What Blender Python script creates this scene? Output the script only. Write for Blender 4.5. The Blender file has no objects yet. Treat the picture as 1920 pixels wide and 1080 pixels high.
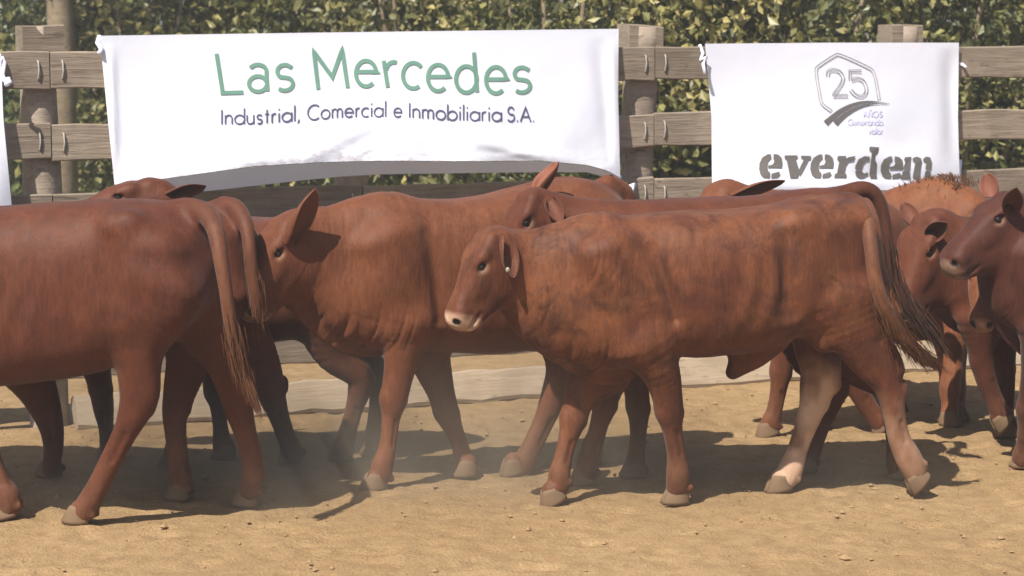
import bpy, math, random
import numpy as np
from mathutils import Vector

random.seed(7)
RNG = np.random.default_rng(11)
scene = bpy.context.scene
COL = scene.collection

# ------------------------------------------------------------------ camera, sky, sun, exposure
FPX, CAM_H = 4600.0, 1.95            # focal length in photo pixels (1920 wide), eye height in metres
PITCH = math.atan(500.0 / FPX)
cam_d = bpy.data.cameras.new('camera')
cam_d.sensor_width = 36.0
cam_d.lens = FPX / 1920.0 * 36.0
cam_d.clip_end = 3000.0
cam = bpy.data.objects.new('camera', cam_d)
COL.objects.link(cam)
cam.location = (0, 0, CAM_H)
cam.rotation_euler = (math.pi / 2 - PITCH, 0, 0)
scene.camera = cam
cam_d.dof.use_dof = True
cam_d.dof.focus_distance = 10.1
cam_d.dof.aperture_fstop = 5.0

TO_SUN = np.array([-0.43, -0.65, 1.0])
TO_SUN = TO_SUN / np.linalg.norm(TO_SUN)
SUN_EL = math.asin(TO_SUN[2])
SUN_AZ = math.atan2(TO_SUN[0], TO_SUN[1])      # from +Y towards +X
world = bpy.data.worlds.new('World')
scene.world = world
world.use_nodes = True
wn = world.node_tree.nodes
wl = world.node_tree.links
wn.clear()
w_out = wn.new('ShaderNodeOutputWorld')
w_bg = wn.new('ShaderNodeBackground')
w_sky = wn.new('ShaderNodeTexSky')
w_sky.sky_type = 'NISHITA'
w_sky.sun_disc = False
w_sky.sun_elevation = SUN_EL
w_sky.sun_rotation = SUN_AZ
w_sky.dust_density = 2.0
w_bg.inputs['Strength'].default_value = 0.065
wl.new(w_sky.outputs[0], w_bg.inputs[0])
wl.new(w_bg.outputs[0], w_out.inputs[0])

sun_d = bpy.data.lights.new('sun', 'SUN')
sun_d.energy = 4.8
sun_d.angle = math.radians(0.53)
sun_d.color = (1.0, 0.94, 0.85)
sun = bpy.data.objects.new('sun', sun_d)
COL.objects.link(sun)
sun.location = (-10, -8, 20)
sun.rotation_euler = Vector(-TO_SUN).to_track_quat('-Z', 'Y').to_euler()

scene.view_settings.view_transform = 'Standard'
scene.view_settings.look = 'None'
scene.view_settings.gamma = 1.0
scene.view_settings.use_curve_mapping = False
scene.view_settings.exposure = 0.85
try:
    scene.cycles.volume_step_rate = 4.0
    scene.cycles.volume_max_steps = 64
    scene.cycles.max_bounces = 6
    scene.cycles.volume_bounces = 0
except Exception:
    pass

# ------------------------------------------------------------------ measuring helpers
CAMP = np.array([0.0, 0.0, CAM_H])
FWD = np.array([0, math.cos(PITCH), -math.sin(PITCH)])
UPV = np.array([0, math.sin(PITCH), math.cos(PITCH)])
RGT = np.array([1.0, 0, 0])
ZUP = np.array([0, 0, 1.0])


def unit(v):
    v = np.asarray(v, float)
    return v / max(np.linalg.norm(v), 1e-9)


def ray(px, py):
    return FWD + RGT * ((px - 960.0) / FPX) + UPV * ((540.0 - py) / FPX)


def hit(px, py, P, n):
    d = ray(px, py)
    return CAMP + d * (np.dot(np.asarray(P) - CAMP, n) / np.dot(d, n))


def ground(px, py, z=0.0):
    return hit(px, py, np.array([0, 0, z]), ZUP)


# ------------------------------------------------------------------ object helpers
def link(o):
    COL.objects.link(o)
    return o


def thing(name, label, cat, loc=(0, 0, 0), group=None):
    o = link(bpy.data.objects.new(name, None))
    o.location = tuple(loc)
    o.empty_display_size = 0.2
    o['label'] = label
    o['category'] = cat
    if group:
        o['group'] = group
    return o


def np_mesh(name, V, quads=None, tris=None, smooth=True):
    me = bpy.data.meshes.new(name)
    V = np.asarray(V, np.float32)
    nq = 0 if quads is None else len(quads)
    nt = 0 if tris is None else len(tris)
    me.vertices.add(len(V))
    me.vertices.foreach_set('co', V.ravel())
    idx = []
    starts = []
    if nq:
        idx.append(np.asarray(quads, np.int32).ravel())
        starts.append(np.arange(nq, dtype=np.int32) * 4)
    if nt:
        idx.append(np.asarray(tris, np.int32).ravel())
        starts.append(np.arange(nt, dtype=np.int32) * 3 + nq * 4)
    idx = np.concatenate(idx)
    starts = np.concatenate(starts)
    me.loops.add(len(idx))
    me.loops.foreach_set('vertex_index', idx)
    me.polygons.add(nq + nt)
    me.polygons.foreach_set('loop_start', starts)
    me.update(calc_edges=True)
    me.polygons.foreach_set('use_smooth', np.full(nq + nt, smooth))
    me.validate()
    return me


def put(name, me, mat, parent=None, loc=None):
    o = link(bpy.data.objects.new(name, me))
    if mat is not None:
        me.materials.append(mat)
    if parent is not None:
        o.parent = parent
    if loc is not None:
        o.location = tuple(loc)
    return o


def set_color(me, name, arr):
    a = me.attributes.new(name, 'FLOAT_COLOR', 'POINT')
    a.data.foreach_set('color', np.asarray(arr, np.float32).ravel())


# ------------------------------------------------------------------ noise
def vnoise2(x, y, seed=0):
    xi = np.floor(x).astype(np.int64)
    yi = np.floor(y).astype(np.int64)
    fx = x - xi
    fy = y - yi
    fx = fx * fx * (3 - 2 * fx)
    fy = fy * fy * (3 - 2 * fy)

    def h(a, b):
        n = (a * 374761393 + b * 668265263 + seed * 974634777) & 0x7fffffff
        n = ((n ^ (n >> 13)) * 1274126177) & 0x7fffffff
        return ((n ^ (n >> 16)) & 0xffff) / 65535.0
    return ((h(xi, yi) * (1 - fx) + h(xi + 1, yi) * fx) * (1 - fy)
            + (h(xi, yi + 1) * (1 - fx) + h(xi + 1, yi + 1) * fx) * fy) * 2 - 1


# ------------------------------------------------------------------ materials
class NT:
    def __init__(self, name):
        self.m = bpy.data.materials.new(name)
        self.m.use_nodes = True
        self.t = self.m.node_tree
        self.t.nodes.clear()
        self.out = self.n('ShaderNodeOutputMaterial')

    def n(self, typ, **kw):
        nd = self.t.nodes.new(typ)
        for k, v in kw.items():
            setattr(nd, k, v)
        return nd

    def l(self, a, b):
        self.t.links.new(a, b)

    def coords(self, scale=(1, 1, 1), rot=(0, 0, 0), kind='Object'):
        tc = self.n('ShaderNodeTexCoord')
        mp = self.n('ShaderNodeMapping')
        mp.inputs['Scale'].default_value = scale
        mp.inputs['Rotation'].default_value = rot
        self.l(tc.outputs[kind], mp.inputs['Vector'])
        return mp.outputs[0]

    def noise(self, vec, scale, detail=3.0, rough=0.55, dist=0.0):
        nd = self.n('ShaderNodeTexNoise')
        nd.inputs['Scale'].default_value = scale
        nd.inputs['Detail'].default_value = detail
        nd.inputs['Roughness'].default_value = rough
        nd.inputs['Distortion'].default_value = dist
        if vec is not None:
            self.l(vec, nd.inputs['Vector'])
        return nd.outputs['Fac']

    def ramp(self, fac, stops):
        nd = self.n('ShaderNodeValToRGB')
        cr = nd.color_ramp
        while len(cr.elements) < len(stops):
            cr.elements.new(0.5)
        for e, (p, c) in zip(cr.elements, stops):
            e.position = p
            e.color = (c, c, c, 1) if isinstance(c, (int, float)) else (*c, 1)
        self.l(fac, nd.inputs[0])
        return nd.outputs[0]

    def mix(self, fac, a, b, mode='MIX'):
        nd = self.n('ShaderNodeMix', data_type='RGBA', blend_type=mode)
        for v, i in ((fac, 0), (a, 6), (b, 7)):
            if isinstance(v, (int, float)):
                nd.inputs[i].default_value = v if i == 0 else (v, v, v, 1)
            elif isinstance(v, tuple):
                nd.inputs[i].default_value = (*v, 1)
            else:
                self.l(v, nd.inputs[i])
        return nd.outputs[2]

    def math(self, op, a, b=0.0, clamp=False):
        nd = self.n('ShaderNodeMath', operation=op, use_clamp=clamp)
        for i, v in enumerate((a, b)):
            if isinstance(v, (int, float)):
                nd.inputs[i].default_value = v
            else:
                self.l(v, nd.inputs[i])
        return nd.outputs[0]

    def attr(self, name):
        nd = self.n('ShaderNodeAttribute', attribute_name=name)
        sp = self.n('ShaderNodeSeparateColor')
        self.l(nd.outputs['Color'], sp.inputs[0])
        return sp.outputs[0], sp.outputs[1], sp.outputs[2], nd.outputs['Alpha']

    def bump(self, height, strength=0.5, dist=0.01, normal=None):
        nd = self.n('ShaderNodeBump')
        nd.inputs['Strength'].default_value = strength
        nd.inputs['Distance'].default_value = dist
        self.l(height, nd.inputs['Height'])
        if normal is not None:
            self.l(normal, nd.inputs['Normal'])
        return nd.outputs[0]

    def principled(self, color, rough=0.7, spec=0.3, normal=None, sheen=0.0, sss=0.0, trans=None):
        p = self.n('ShaderNodeBsdfPrincipled')
        if isinstance(color, tuple):
            p.inputs['Base Color'].default_value = (*color, 1)
        else:
            self.l(color, p.inputs['Base Color'])
        if isinstance(rough, (int, float)):
            p.inputs['Roughness'].default_value = rough
        else:
            self.l(rough, p.inputs['Roughness'])
        p.inputs['Specular IOR Level'].default_value = spec
        if sheen:
            p.inputs['Sheen Weight'].default_value = sheen
            p.inputs['Sheen Roughness'].default_value = 0.45
        if normal is not None:
            self.l(normal, p.inputs['Normal'])
        sh = p.outputs[0]
        if trans is not None:
            tr = self.n('ShaderNodeBsdfTranslucent')
            if isinstance(trans[1], tuple):
                tr.inputs[0].default_value = (*trans[1], 1)
            else:
                self.l(trans[1], tr.inputs[0])
            ms = self.n('ShaderNodeMixShader')
            ms.inputs[0].default_value = trans[0]
            self.l(sh, ms.inputs[1])
            self.l(tr.outputs[0], ms.inputs[2])
            sh = ms.outputs[0]
        self.l(sh, self.out.inputs[0])
        return p


def mat_plain(name, color, rough=0.7, spec=0.3):
    m = NT(name)
    v = m.coords()
    c = m.mix(m.noise(v, 25, 3), tuple(x * 0.85 for x in color), tuple(min(1, x * 1.12) for x in color))
    m.principled(c, rough, spec)
    return m.m


def mat_coat(name, base, dark, light, mottle=0.5, contrast=0.28):
    m = NT(name)
    v = m.coords()
    hair = m.noise(m.coords((75, 75, 15)), 1.0, 4, 0.65, 0.3)
    hair_f = m.noise(m.coords((210, 210, 50)), 1.0, 3, 0.65)
    big = m.noise(v, 3.0, 4, 0.6, 0.5)
    med = m.noise(m.coords((1, 1, 0.8)), 7.5, 6, 0.66, 0.7)
    shade = m.noise(m.coords((1, 1, 0.6)), 15, 4, 0.6, 0.3)
    c = m.mix(m.ramp(big, [(0.38, 0.0), (0.62, 1.0)]), base, light)
    c = m.mix(m.math('MULTIPLY', m.ramp(med, [(0.48, 0.0), (0.66, 1.0)]), mottle), c, dark)
    c = m.mix(0.38, c, m.ramp(shade, [(0.30, 0.30), (0.70, 0.70)]), 'SOFT_LIGHT')
    c = m.mix(contrast, c, m.ramp(hair, [(0.28, 0.12), (0.72, 0.88)]), 'SOFT_LIGHT')
    c = m.mix(contrast, c, m.ramp(hair_f, [(0.28, 0.2), (0.72, 0.8)]), 'SOFT_LIGHT')
    R, G, B, A = m.attr('mask')
    dust_n = m.ramp(m.noise(m.coords((1, 1, 0.5)), 22, 5, 0.7), [(0.32, 0.15), (0.66, 1.0)])
    c = m.mix(m.math('MULTIPLY', R, dust_n, True), c, (0.215, 0.112, 0.062))
    c = m.mix(A, c, (0.25, 0.088, 0.052))
    c = m.mix(G, c, (0.54, 0.36, 0.25))
    c = m.mix(B, c, (0.018, 0.012, 0.010))
    h = m.math('ADD', m.math('MULTIPLY', hair, 0.7), m.math('MULTIPLY', hair_f, 0.35))
    h = m.math('ADD', h, m.math('MULTIPLY', med, 0.9))
    nrm = m.bump(h, 0.30, 0.010)
    m.principled(c, m.ramp(hair, [(0.3, 0.52), (0.7, 0.70)]), 0.2, nrm, sheen=0.07)
    return m.m


def mat_wood(name, c0, c1, grain=1.0):
    m = NT(name)
    info = m.n('ShaderNodeObjectInfo')
    tc = m.n('ShaderNodeTexCoord')
    add = m.n('ShaderNodeVectorMath', operation='ADD')
    sc = m.n('ShaderNodeVectorMath', operation='SCALE')
    cx = m.n('ShaderNodeCombineXYZ')
    m.l(info.outputs['Random'], cx.inputs[0])
    m.l(info.outputs['Random'], cx.inputs[1])
    m.l(info.outputs['Random'], cx.inputs[2])
    m.l(cx.outputs[0], sc.inputs[0])
    sc.inputs['Scale'].default_value = 37.0
    m.l(tc.outputs['Object'], add.inputs[0])
    m.l(sc.outputs[0], add.inputs[1])

    def mp(s):
        n = m.n('ShaderNodeMapping')
        n.inputs['Scale'].default_value = s
        m.l(add.outputs[0], n.inputs['Vector'])
        return n.outputs[0]
    g = m.noise(mp((2.2, 40, 40)), 1.0 * grain, 5, 0.65, 0.6)
    g2 = m.noise(mp((9, 120, 120)), 1.0 * grain, 3, 0.6)
    blot = m.noise(mp((3, 3, 3)), 1.6, 4, 0.6)
    knots = m.noise(mp((5, 16, 16)), 1.2, 2, 0.5, 1.2)
    c = m.mix(m.ramp(g, [(0.3, 0.0), (0.7, 1.0)]), c0, c1)
    c = m.mix(m.ramp(blot, [(0.42, 0.0), (0.72, 0.55)]), c, tuple(min(1, x * 1.35) for x in c1))
    c = m.mix(m.ramp(knots, [(0.62, 0.0), (0.74, 0.6)]), c, tuple(x * 0.45 for x in c0))
    ob = m.math('MULTIPLY_ADD', info.outputs['Random'], 0.35)
    ob.node.inputs[2].default_value = 0.82
    c = m.mix(1.0, c, ob, 'MULTIPLY')
    h = m.math('ADD', g, m.math('MULTIPLY', g2, 0.4))
    m.principled(c, 0.85, 0.2, m.bump(h, 0.8, 0.006))
    return m.m


def mat_ground():
    m = NT('dry_sandy_soil')
    v = m.coords()
    big = m.noise(v, 0.9, 4, 0.6)
    mid = m.noise(m.coords((1, 0.8, 1)), 11, 5, 0.65)
    fine = m.noise(v, 75, 4, 0.7)
    c = m.mix(m.ramp(big, [(0.35, 0.0), (0.65, 1.0)]), (0.296, 0.192, 0.095), (0.342, 0.229, 0.118))
    c = m.mix(m.ramp(mid, [(0.38, 0.75), (0.58, 0.0)]), c, (0.238, 0.150, 0.072))
    c = m.mix(m.ramp(fine, [(0.50, 0.0), (0.70, 0.8)]), c, (0.39, 0.27, 0.145))
    c = m.mix(m.ramp(m.noise(v, 46, 4, 0.75), [(0.58, 0.0), (0.70, 0.6)]), c, (0.160, 0.098, 0.046))
    h = m.math('ADD', m.math('MULTIPLY', mid, 1.0), m.math('MULTIPLY', fine, 0.9))
    m.principled(c, 0.95, 0.12, m.bump(h, 0.75, 0.022))
    return m.m


def mat_leaf(name, c0, c1, c2):
    m = NT(name)
    R, G, B, A = m.attr('tint')
    c = m.ramp(R, [(0.0, c0), (0.55, c1), (1.0, c2)])
    m.principled(c, 0.42, 0.45, trans=(0.28, c))
    return m.m


M = {}
M['coat_red'] = mat_coat('coat_red_brown', (0.070, 0.0190, 0.0083), (0.040, 0.0115, 0.0058), (0.090, 0.0258, 0.0105), 0.2)
M['coat_mottle'] = mat_coat('coat_patchy_red', (0.078, 0.0222, 0.0094), (0.038, 0.0115, 0.0058), (0.128, 0.0430, 0.0160), 0.75)
M['coat_orange'] = mat_coat('coat_orange_red', (0.104, 0.0320, 0.0130), (0.064, 0.0195, 0.0085), (0.128, 0.0425, 0.0170), 0.2)
M['coat_ginger'] = mat_coat('coat_ginger', (0.128, 0.0410, 0.0150), (0.075, 0.0240, 0.0100), (0.155, 0.0540, 0.0200), 0.3)
M['coat_dark'] = mat_coat('coat_dark_red', (0.047, 0.0135, 0.0078), (0.029, 0.0095, 0.0062), (0.060, 0.0172, 0.0092), 0.3)
M['wood'] = mat_wood('weathered_grey_wood', (0.150, 0.118, 0.090), (0.265, 0.215, 0.165))
M['post'] = mat_wood('pale_weathered_log', (0.20, 0.155, 0.12), (0.33, 0.27, 0.215))
M['kerb'] = mat_wood('sun_bleached_beam', (0.26, 0.198, 0.136), (0.34, 0.27, 0.195))
M['soil'] = mat_ground()
M['hoof'] = mat_plain('dusty_hoof', (0.160, 0.103, 0.060), 0.85, 0.3)
M['hair_light'] = mat_plain('ginger_tail_hair', (0.115, 0.047, 0.020), 0.6, 0.3)
M['hair_dark'] = mat_plain('dark_tail_hair', (0.06, 0.03, 0.02), 0.5, 0.4)
M['steel'] = mat_plain('galvanised_wire', (0.36, 0.34, 0.31), 0.5, 0.5)


def mat_eye():
    m = NT('wet_dark_eye')
    m.principled((0.012, 0.007, 0.005), 0.08, 0.6)
    return m.m


M['eye'] = mat_eye()
M['tag'] = mat_plain('pale_ear_tag', (0.24, 0.23, 0.16), 0.4, 0.4)


def mat_cloth(name='white_banner_cloth', trans=0.28):
    m = NT(name)
    v = m.coords()
    stain = m.noise(v, 5.0, 5, 0.65)
    c = m.mix(m.ramp(stain, [(0.60, 0.0), (0.80, 0.35)]), (0.84, 0.86, 0.98), (0.75, 0.74, 0.81))
    R, G, B, A = m.attr('grime')
    g = m.math('MULTIPLY', R, m.ramp(m.noise(m.coords((1, 1, 2.5)), 16, 4, 0.7), [(0.44, 0.0), (0.70, 1.0)]))
    c = m.mix(g, c, (0.36, 0.29, 0.26))
    wv = m.noise(v, 9, 3, 0.5)
    m.principled(c, 0.6, 0.25, m.bump(wv, 0.12, 0.02), trans=(trans, (0.86, 0.85, 0.93)))
    return m.m


M['cloth'] = mat_cloth()
M['hem'] = mat_cloth('sheer_banner_hem', 0.5)
M['ink_green'] = mat_plain('green_print', (0.135, 0.265, 0.205), 0.6, 0.2)
M['ink_navy'] = mat_plain('grey_blue_print', (0.085, 0.082, 0.15), 0.6, 0.2)
M['ink_grey'] = mat_plain('charcoal_print', (0.12, 0.11, 0.105), 0.6, 0.2)
M['ink_pale'] = mat_plain('pale_grey_print', (0.60, 0.60, 0.66), 0.6, 0.2)
M['ink_mid'] = mat_plain('mid_grey_print', (0.27, 0.26, 0.28), 0.6, 0.2)
M['ink_lilac'] = mat_plain('lilac_print', (0.55, 0.55, 0.78), 0.6, 0.2)

# ------------------------------------------------------------------ ground
FA = ground(140, 800)
FB = ground(1750, 690)
FDIR = unit(FB - FA)                       # along the fence, left to right
FN = np.array([FDIR[1], -FDIR[0], 0.0])    # towards the arena (camera side)


def fpt(px, py, out=0.0):
    return hit(px, py, FA + FN * out, FN)


def ft(px, py=200):
    return float(np.dot(fpt(px, py) - FA, FDIR))


def fworld(t, out, z):
    return FA + FDIR * t + FN * out + ZUP * z


def build_ground():
    def axis(lo, hi, step, far):
        core = np.arange(lo, hi + step, step)
        ext = np.cumsum(np.geomspace(step * 2, far / 3, 16))
        return np.concatenate([(lo - ext)[::-1], core, hi + ext])
    xs = axis(-3.6, 4.2, 0.028, 900)
    ys = axis(7.6, 15.0, 0.028, 900)
    X, Y = np.meshgrid(xs, ys, indexing='ij')
    w = np.clip((4.6 - np.abs(X)) / 0.5, 0, 1) * np.clip((Y - 7.0) / 0.5, 0, 1) * np.clip((15.4 - Y) / 0.4, 0, 1)
    Z = (0.005 * vnoise2(X * 3.1, Y * 2.2, 1) + 0.004 * vnoise2(X * 8, Y * 6.5, 2)
         + 0.005 * vnoise2(X * 17, Y * 15, 3) + 0.003 * vnoise2(X * 34, Y * 31, 4))
    for _ in range(420):                               # hoof prints
        cx, cy = RNG.uniform(-3.4, 4.0), RNG.uniform(8.4, 13.4)
        r = RNG.uniform(0.04, 0.075)
        i0, i1 = np.searchsorted(xs, (cx - 3 * r, cx + 3 * r))
        j0, j1 = np.searchsorted(ys, (cy - 3 * r, cy + 3 * r))
        dx = (X[i0:i1, j0:j1] - cx) / r
        dy = (Y[i0:i1, j0:j1] - cy) / (r * 0.8)
        d2 = dx * dx + dy * dy
        Z[i0:i1, j0:j1] += -0.015 * np.exp(-d2) + 0.006 * np.exp(-(np.sqrt(d2) - 1.5) ** 2 * 3)
    Z = np.minimum(Z - 0.006, 0.012) * w
    nx, ny = X.shape
    V = np.stack([X, Y, Z], -1).reshape(-1, 3)
    I = np.arange(nx * ny).reshape(nx, ny)
    q = np.stack([I[:-1, :-1], I[1:, :-1], I[1:, 1:], I[:-1, 1:]], -1).reshape(-1, 4)
    o = put('ground', np_mesh('ground', V, q), M['soil'])
    o['kind'] = 'structure'


build_ground()


def blob_mesh(name, centers, sizes, mat, label_kind='stuff', flat=0.7):
    base = np.array([(1, 0, 0), (-1, 0, 0), (0, 1, 0), (0, -1, 0), (0, 0, 1), (0, 0, -1)], float)
    tri = np.array([(0, 2, 4), (2, 1, 4), (1, 3, 4), (3, 0, 4), (2, 0, 5), (1, 2, 5), (3, 1, 5), (0, 3, 5)])
    n = len(centers)
    J = base[None] * (1 + RNG.uniform(-0.45, 0.35, (n, 6, 1))) * sizes[:, None, None]
    J[:, :, 2] *= flat
    a = RNG.uniform(0, 6.28, n)
    ca, sa = np.cos(a)[:, None], np.sin(a)[:, None]
    x, y = J[:, :, 0] * ca - J[:, :, 1] * sa, J[:, :, 0] * sa + J[:, :, 1] * ca
    V = np.stack([x, y, J[:, :, 2]], -1) + centers[:, None, :]
    T = (tri[None] + (np.arange(n) * 6)[:, None, None]).reshape(-1, 3)
    o = put(name, np_mesh(name, V.reshape(-1, 3), tris=T, smooth=False), mat)
    o['kind'] = label_kind
    return o


nC = 2600
cc = np.stack([RNG.uniform(-3.2, 4.0, nC), RNG.uniform(8.0, 13.5, nC), np.full(nC, 0.001)], -1)
sz = np.abs(RNG.normal(0, 1, nC)) ** 1.6 * 0.0035 + 0.0022
blob_mesh('loose_clods', cc, np.minimum(sz, 0.02), mat_plain('soil_clod', (0.28, 0.185, 0.10), 0.95, 0.1))

# grass land behind the fence
def build_grass():
    g = NT('green_pasture')
    v = g.coords()
    c = g.mix(g.ramp(g.noise(v, 1.3, 5, 0.65), [(0.35, 0.0), (0.65, 1.0)]), (0.075, 0.105, 0.03), (0.17, 0.185, 0.06))
    c = g.mix(g.ramp(g.noise(v, 18, 4), [(0.5, 0.0), (0.75, 0.6)]), c, (0.25, 0.20, 0.10))
    g.principled(c, 0.9, 0.15, g.bump(g.noise(v, 40, 3), 0.8, 0.03))
    n = 60
    pts_lo, pts_hi = [], []
    for i in range(n + 1):
        t = -12 + 34 * i / n
        d = 1.9 + 0.35 * math.sin(i * 1.7) + 0.25 * math.sin(i * 0.63 + 1)
        pts_lo.append(fworld(t, -d, 0.006))
        pts_hi.append(fworld(t * 4, -60, 0.006))
    V = np.array(pts_lo + pts_hi)
    q = [(i, i + 1, n + 2 + i, n + 1 + i) for i in range(n)]
    o = put('grass_field', np_mesh('grass_field', V, q), g.m)
    o['kind'] = 'structure'
    # blades
    nb = 26000
    t = RNG.uniform(-4, 9, nb)
    d = 2.3 + RNG.uniform(0, 1, nb) ** 1.5 * 16
    P = FA[None] + FDIR[None] * t[:, None] - FN[None] * d[:, None]
    P[:, 2] = 0
    h = RNG.uniform(0.05, 0.2, nb)
    a = RNG.uniform(0, 6.28, nb)
    side = np.stack([np.cos(a), np.sin(a), 0 * a], -1) * 0.006
    lean = RNG.normal(0, 0.05, (nb, 3))
    lean[:, 2] = h
    V = np.stack([P - side, P + side, P + lean], 1).reshape(-1, 3)
    me = np_mesh('grass', V, tris=np.arange(nb * 3).reshape(-1, 3), smooth=False)
    tint = np.repeat(np.stack([RNG.uniform(0, 1, nb)] * 3 + [np.ones(nb)], -1), 3, 0)
    set_color(me, 'tint', tint)
    o = put('grass', me, mat_leaf('grass_blade', (0.06, 0.09, 0.02), (0.13, 0.16, 0.045), (0.26, 0.23, 0.09)))
    o['kind'] = 'stuff'


build_grass()

# ------------------------------------------------------------------ shrubs and trees beyond the fence
M['leaf_olive'] = mat_leaf('leaf_olive', (0.052, 0.060, 0.020), (0.145, 0.150, 0.050), (0.36, 0.33, 0.125))
M['leaf_green'] = mat_leaf('leaf_green', (0.040, 0.060, 0.020), (0.100, 0.132, 0.044), (0.21, 0.235, 0.085))
M['leaf_yellow'] = mat_leaf('leaf_yellow', (0.060, 0.064, 0.022), (0.170, 0.164, 0.056), (0.42, 0.355, 0.14))
M['leaf_deep'] = mat_leaf('leaf_deep', (0.025, 0.034, 0.012), (0.055, 0.070, 0.022), (0.10, 0.115, 0.04))
M['bark'] = mat_wood('rough_bark', (0.14, 0.105, 0.07), (0.24, 0.185, 0.125))


def leaf_cloud(name, c, r, n, size, mat, parent, clumps=60, droop=0.3):
    """many small folded leaves on short sprays filling an uneven crown"""
    c = np.asarray(c, float)
    r = np.asarray(r, float)
    u = RNG.normal(0, 1, (clumps, 3))
    u /= np.linalg.norm(u, axis=1)[:, None]
    rad = RNG.uniform(0.25, 1.0, clumps) ** 0.5 * RNG.uniform(0.8, 1.12, clumps)
    cl = u * rad[:, None] * r
    k = RNG.integers(0, clumps, n)
    spread = r.min() * RNG.uniform(0.10, 0.30, clumps)[k]
    off = RNG.normal(0, 1, (n, 3)) * spread[:, None]
    off[:, 2] *= 1.25
    P = cl[k] + off
    keep = P[:, 2] + c[2] > 0.03
    P = P[keep]
    k = k[keep]
    n = len(P)
    d = RNG.normal(0, 1, (n, 3)) + np.array([0, -0.35, -droop])
    d /= np.linalg.norm(d, axis=1)[:, None]
    s = np.cross(d, RNG.normal(0, 1, (n, 3)))
    s /= np.linalg.norm(s, axis=1)[:, None] + 1e-9
    nn = np.cross(d, s)
    L = size * 1.2 * RNG.uniform(0.55, 1.35, n)[:, None]
    W = L * RNG.uniform(0.24, 0.36, n)[:, None]
    v0 = P
    v1 = P + d * L * 0.5 + s * W + nn * W * 0.35
    v2 = P + d * L
    v3 = P + d * L * 0.5 - s * W + nn * W * 0.35
    V = np.stack([v0, v1, v2, v3], 1).reshape(-1, 3)
    b = np.arange(n)[:, None] * 4
    T = np.concatenate([b + np.array([[0, 1, 2]]), b + np.array([[0, 2, 3]])])
    me = np_mesh(name, V, tris=T, smooth=False)
    ct = RNG.uniform(0.1, 0.9, clumps)
    t = np.clip(ct[k] + RNG.normal(0, 0.2, n), 0, 1)
    set_color(me, 'tint', np.repeat(np.stack([t, t, t, np.ones(n)], -1), 4, 0))
    o = put(name, me, mat, parent, loc=c)
    return o


def tube(nodes, sides=7, closed=True):
    """nodes: list of (point, radius). returns V, quads"""
    P = np.array([n[0] for n in nodes], float)
    R = np.array([n[1] for n in nodes], float)
    V, Q = [], []
    ref = np.array([0.31, 0.77, 0.55])
    for i in range(len(P)):
        a = P[min(i + 1, len(P) - 1)] - P[max(i - 1, 0)]
        a = unit(a)
        s = unit(np.cross(a, ref))
        u = np.cross(s, a)
        for k in range(sides):
            th = 2 * math.pi * k / sides
            V.append(P[i] + (s * math.cos(th) + u * math.sin(th)) * R[i])
    for i in range(len(P) - 1):
        for k in range(sides):
            a, b = i * sides + k, i * sides + (k + 1) % sides
            Q.append((a, b, b + sides, a + sides))
    if closed:
        V.append(P[0])
        V.append(P[-1])
        n = len(V)
        for k in range(0, sides):
            Q.append((n - 2, (k + 1) % sides, k, n - 2))
        Q = [q for q in Q if len(set(q)) == 4]
        T = [(n - 2, (k + 1) % sides, k) for k in range(sides)]
        e = (len(P) - 1) * sides
        T += [(n - 1, e + k, e + (k + 1) % sides) for k in range(sides)]
    else:
        T = []
    return np.array(V), Q, T


def merge(parts):
    V, Q, T, o = [], [], [], 0
    for v, q, t in parts:
        V.append(np.asarray(v, float))
        if len(q):
            Q.append(np.asarray(q, int) + o)
        if len(t):
            T.append(np.asarray(t, int) + o)
        o += len(v)
    return np.concatenate(V), (np.concatenate(Q) if Q else None), (np.concatenate(T) if T else None)


def shrub(name, label, px, depth, r, h, n, size, mat, group, stems=5, clumps=70, cat='shrub', trunk=None):
    d = ray(px, 500)
    p = CAMP + d * (depth / d[1])
    p[2] = 0
    root = thing(name, label, cat, p, group)
    parts = []
    if trunk:
        rt, ht = trunk
        nodes = []
        for i in range(8):
            f = i / 7
            nodes.append((np.array([0.06 * math.sin(f * 4), 0.04 * math.cos(f * 5), -0.05 + ht * f]),
                          rt * (1.25 - 0.55 * f) * (1 + 0.06 * math.sin(i * 2.3))))
        parts.append(tube(nodes, 10))
        for i in range(6):
            a = i * 1.1
            b0 = np.array([0, 0, ht * (0.62 + 0.06 * i)])
            parts.append(tube([(b0, rt * 0.42), (b0 + np.array([math.cos(a) * 0.6, math.sin(a) * 0.6, 0.6]), rt * 0.28),
                               (b0 + np.array([math.cos(a) * 1.2, math.sin(a) * 1.2, 1.4]), rt * 0.1)], 6))
    else:
        for i in range(stems):
            a = RNG.uniform(0, 6.28)
            b0 = np.array([math.cos(a) * 0.15, math.sin(a) * 0.15, -0.03])
            b1 = b0 + np.array([math.cos(a) * r * 0.25, math.sin(a) * r * 0.25, h * 0.45])
            b2 = b1 + np.array([math.cos(a + .5) * r * 0.3, math.sin(a + .5) * r * 0.3, h * 0.4])
            parts.append(tube([(b0, 0.035), (b1, 0.024), (b2, 0.008)], 5))
    V, Q, T = merge(parts)
    put('trunk' if trunk else 'stem', np_mesh('stem', V, Q, T), M['bark'], root)
    cz = h * 0.5 if not trunk else trunk[1] + h * 0.35
    lv = leaf_cloud('foliage' if not trunk else 'crown', (0, 0, cz), (r, r * 0.75, h * 0.52), n, size, mat, root, clumps)
    return root


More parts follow.
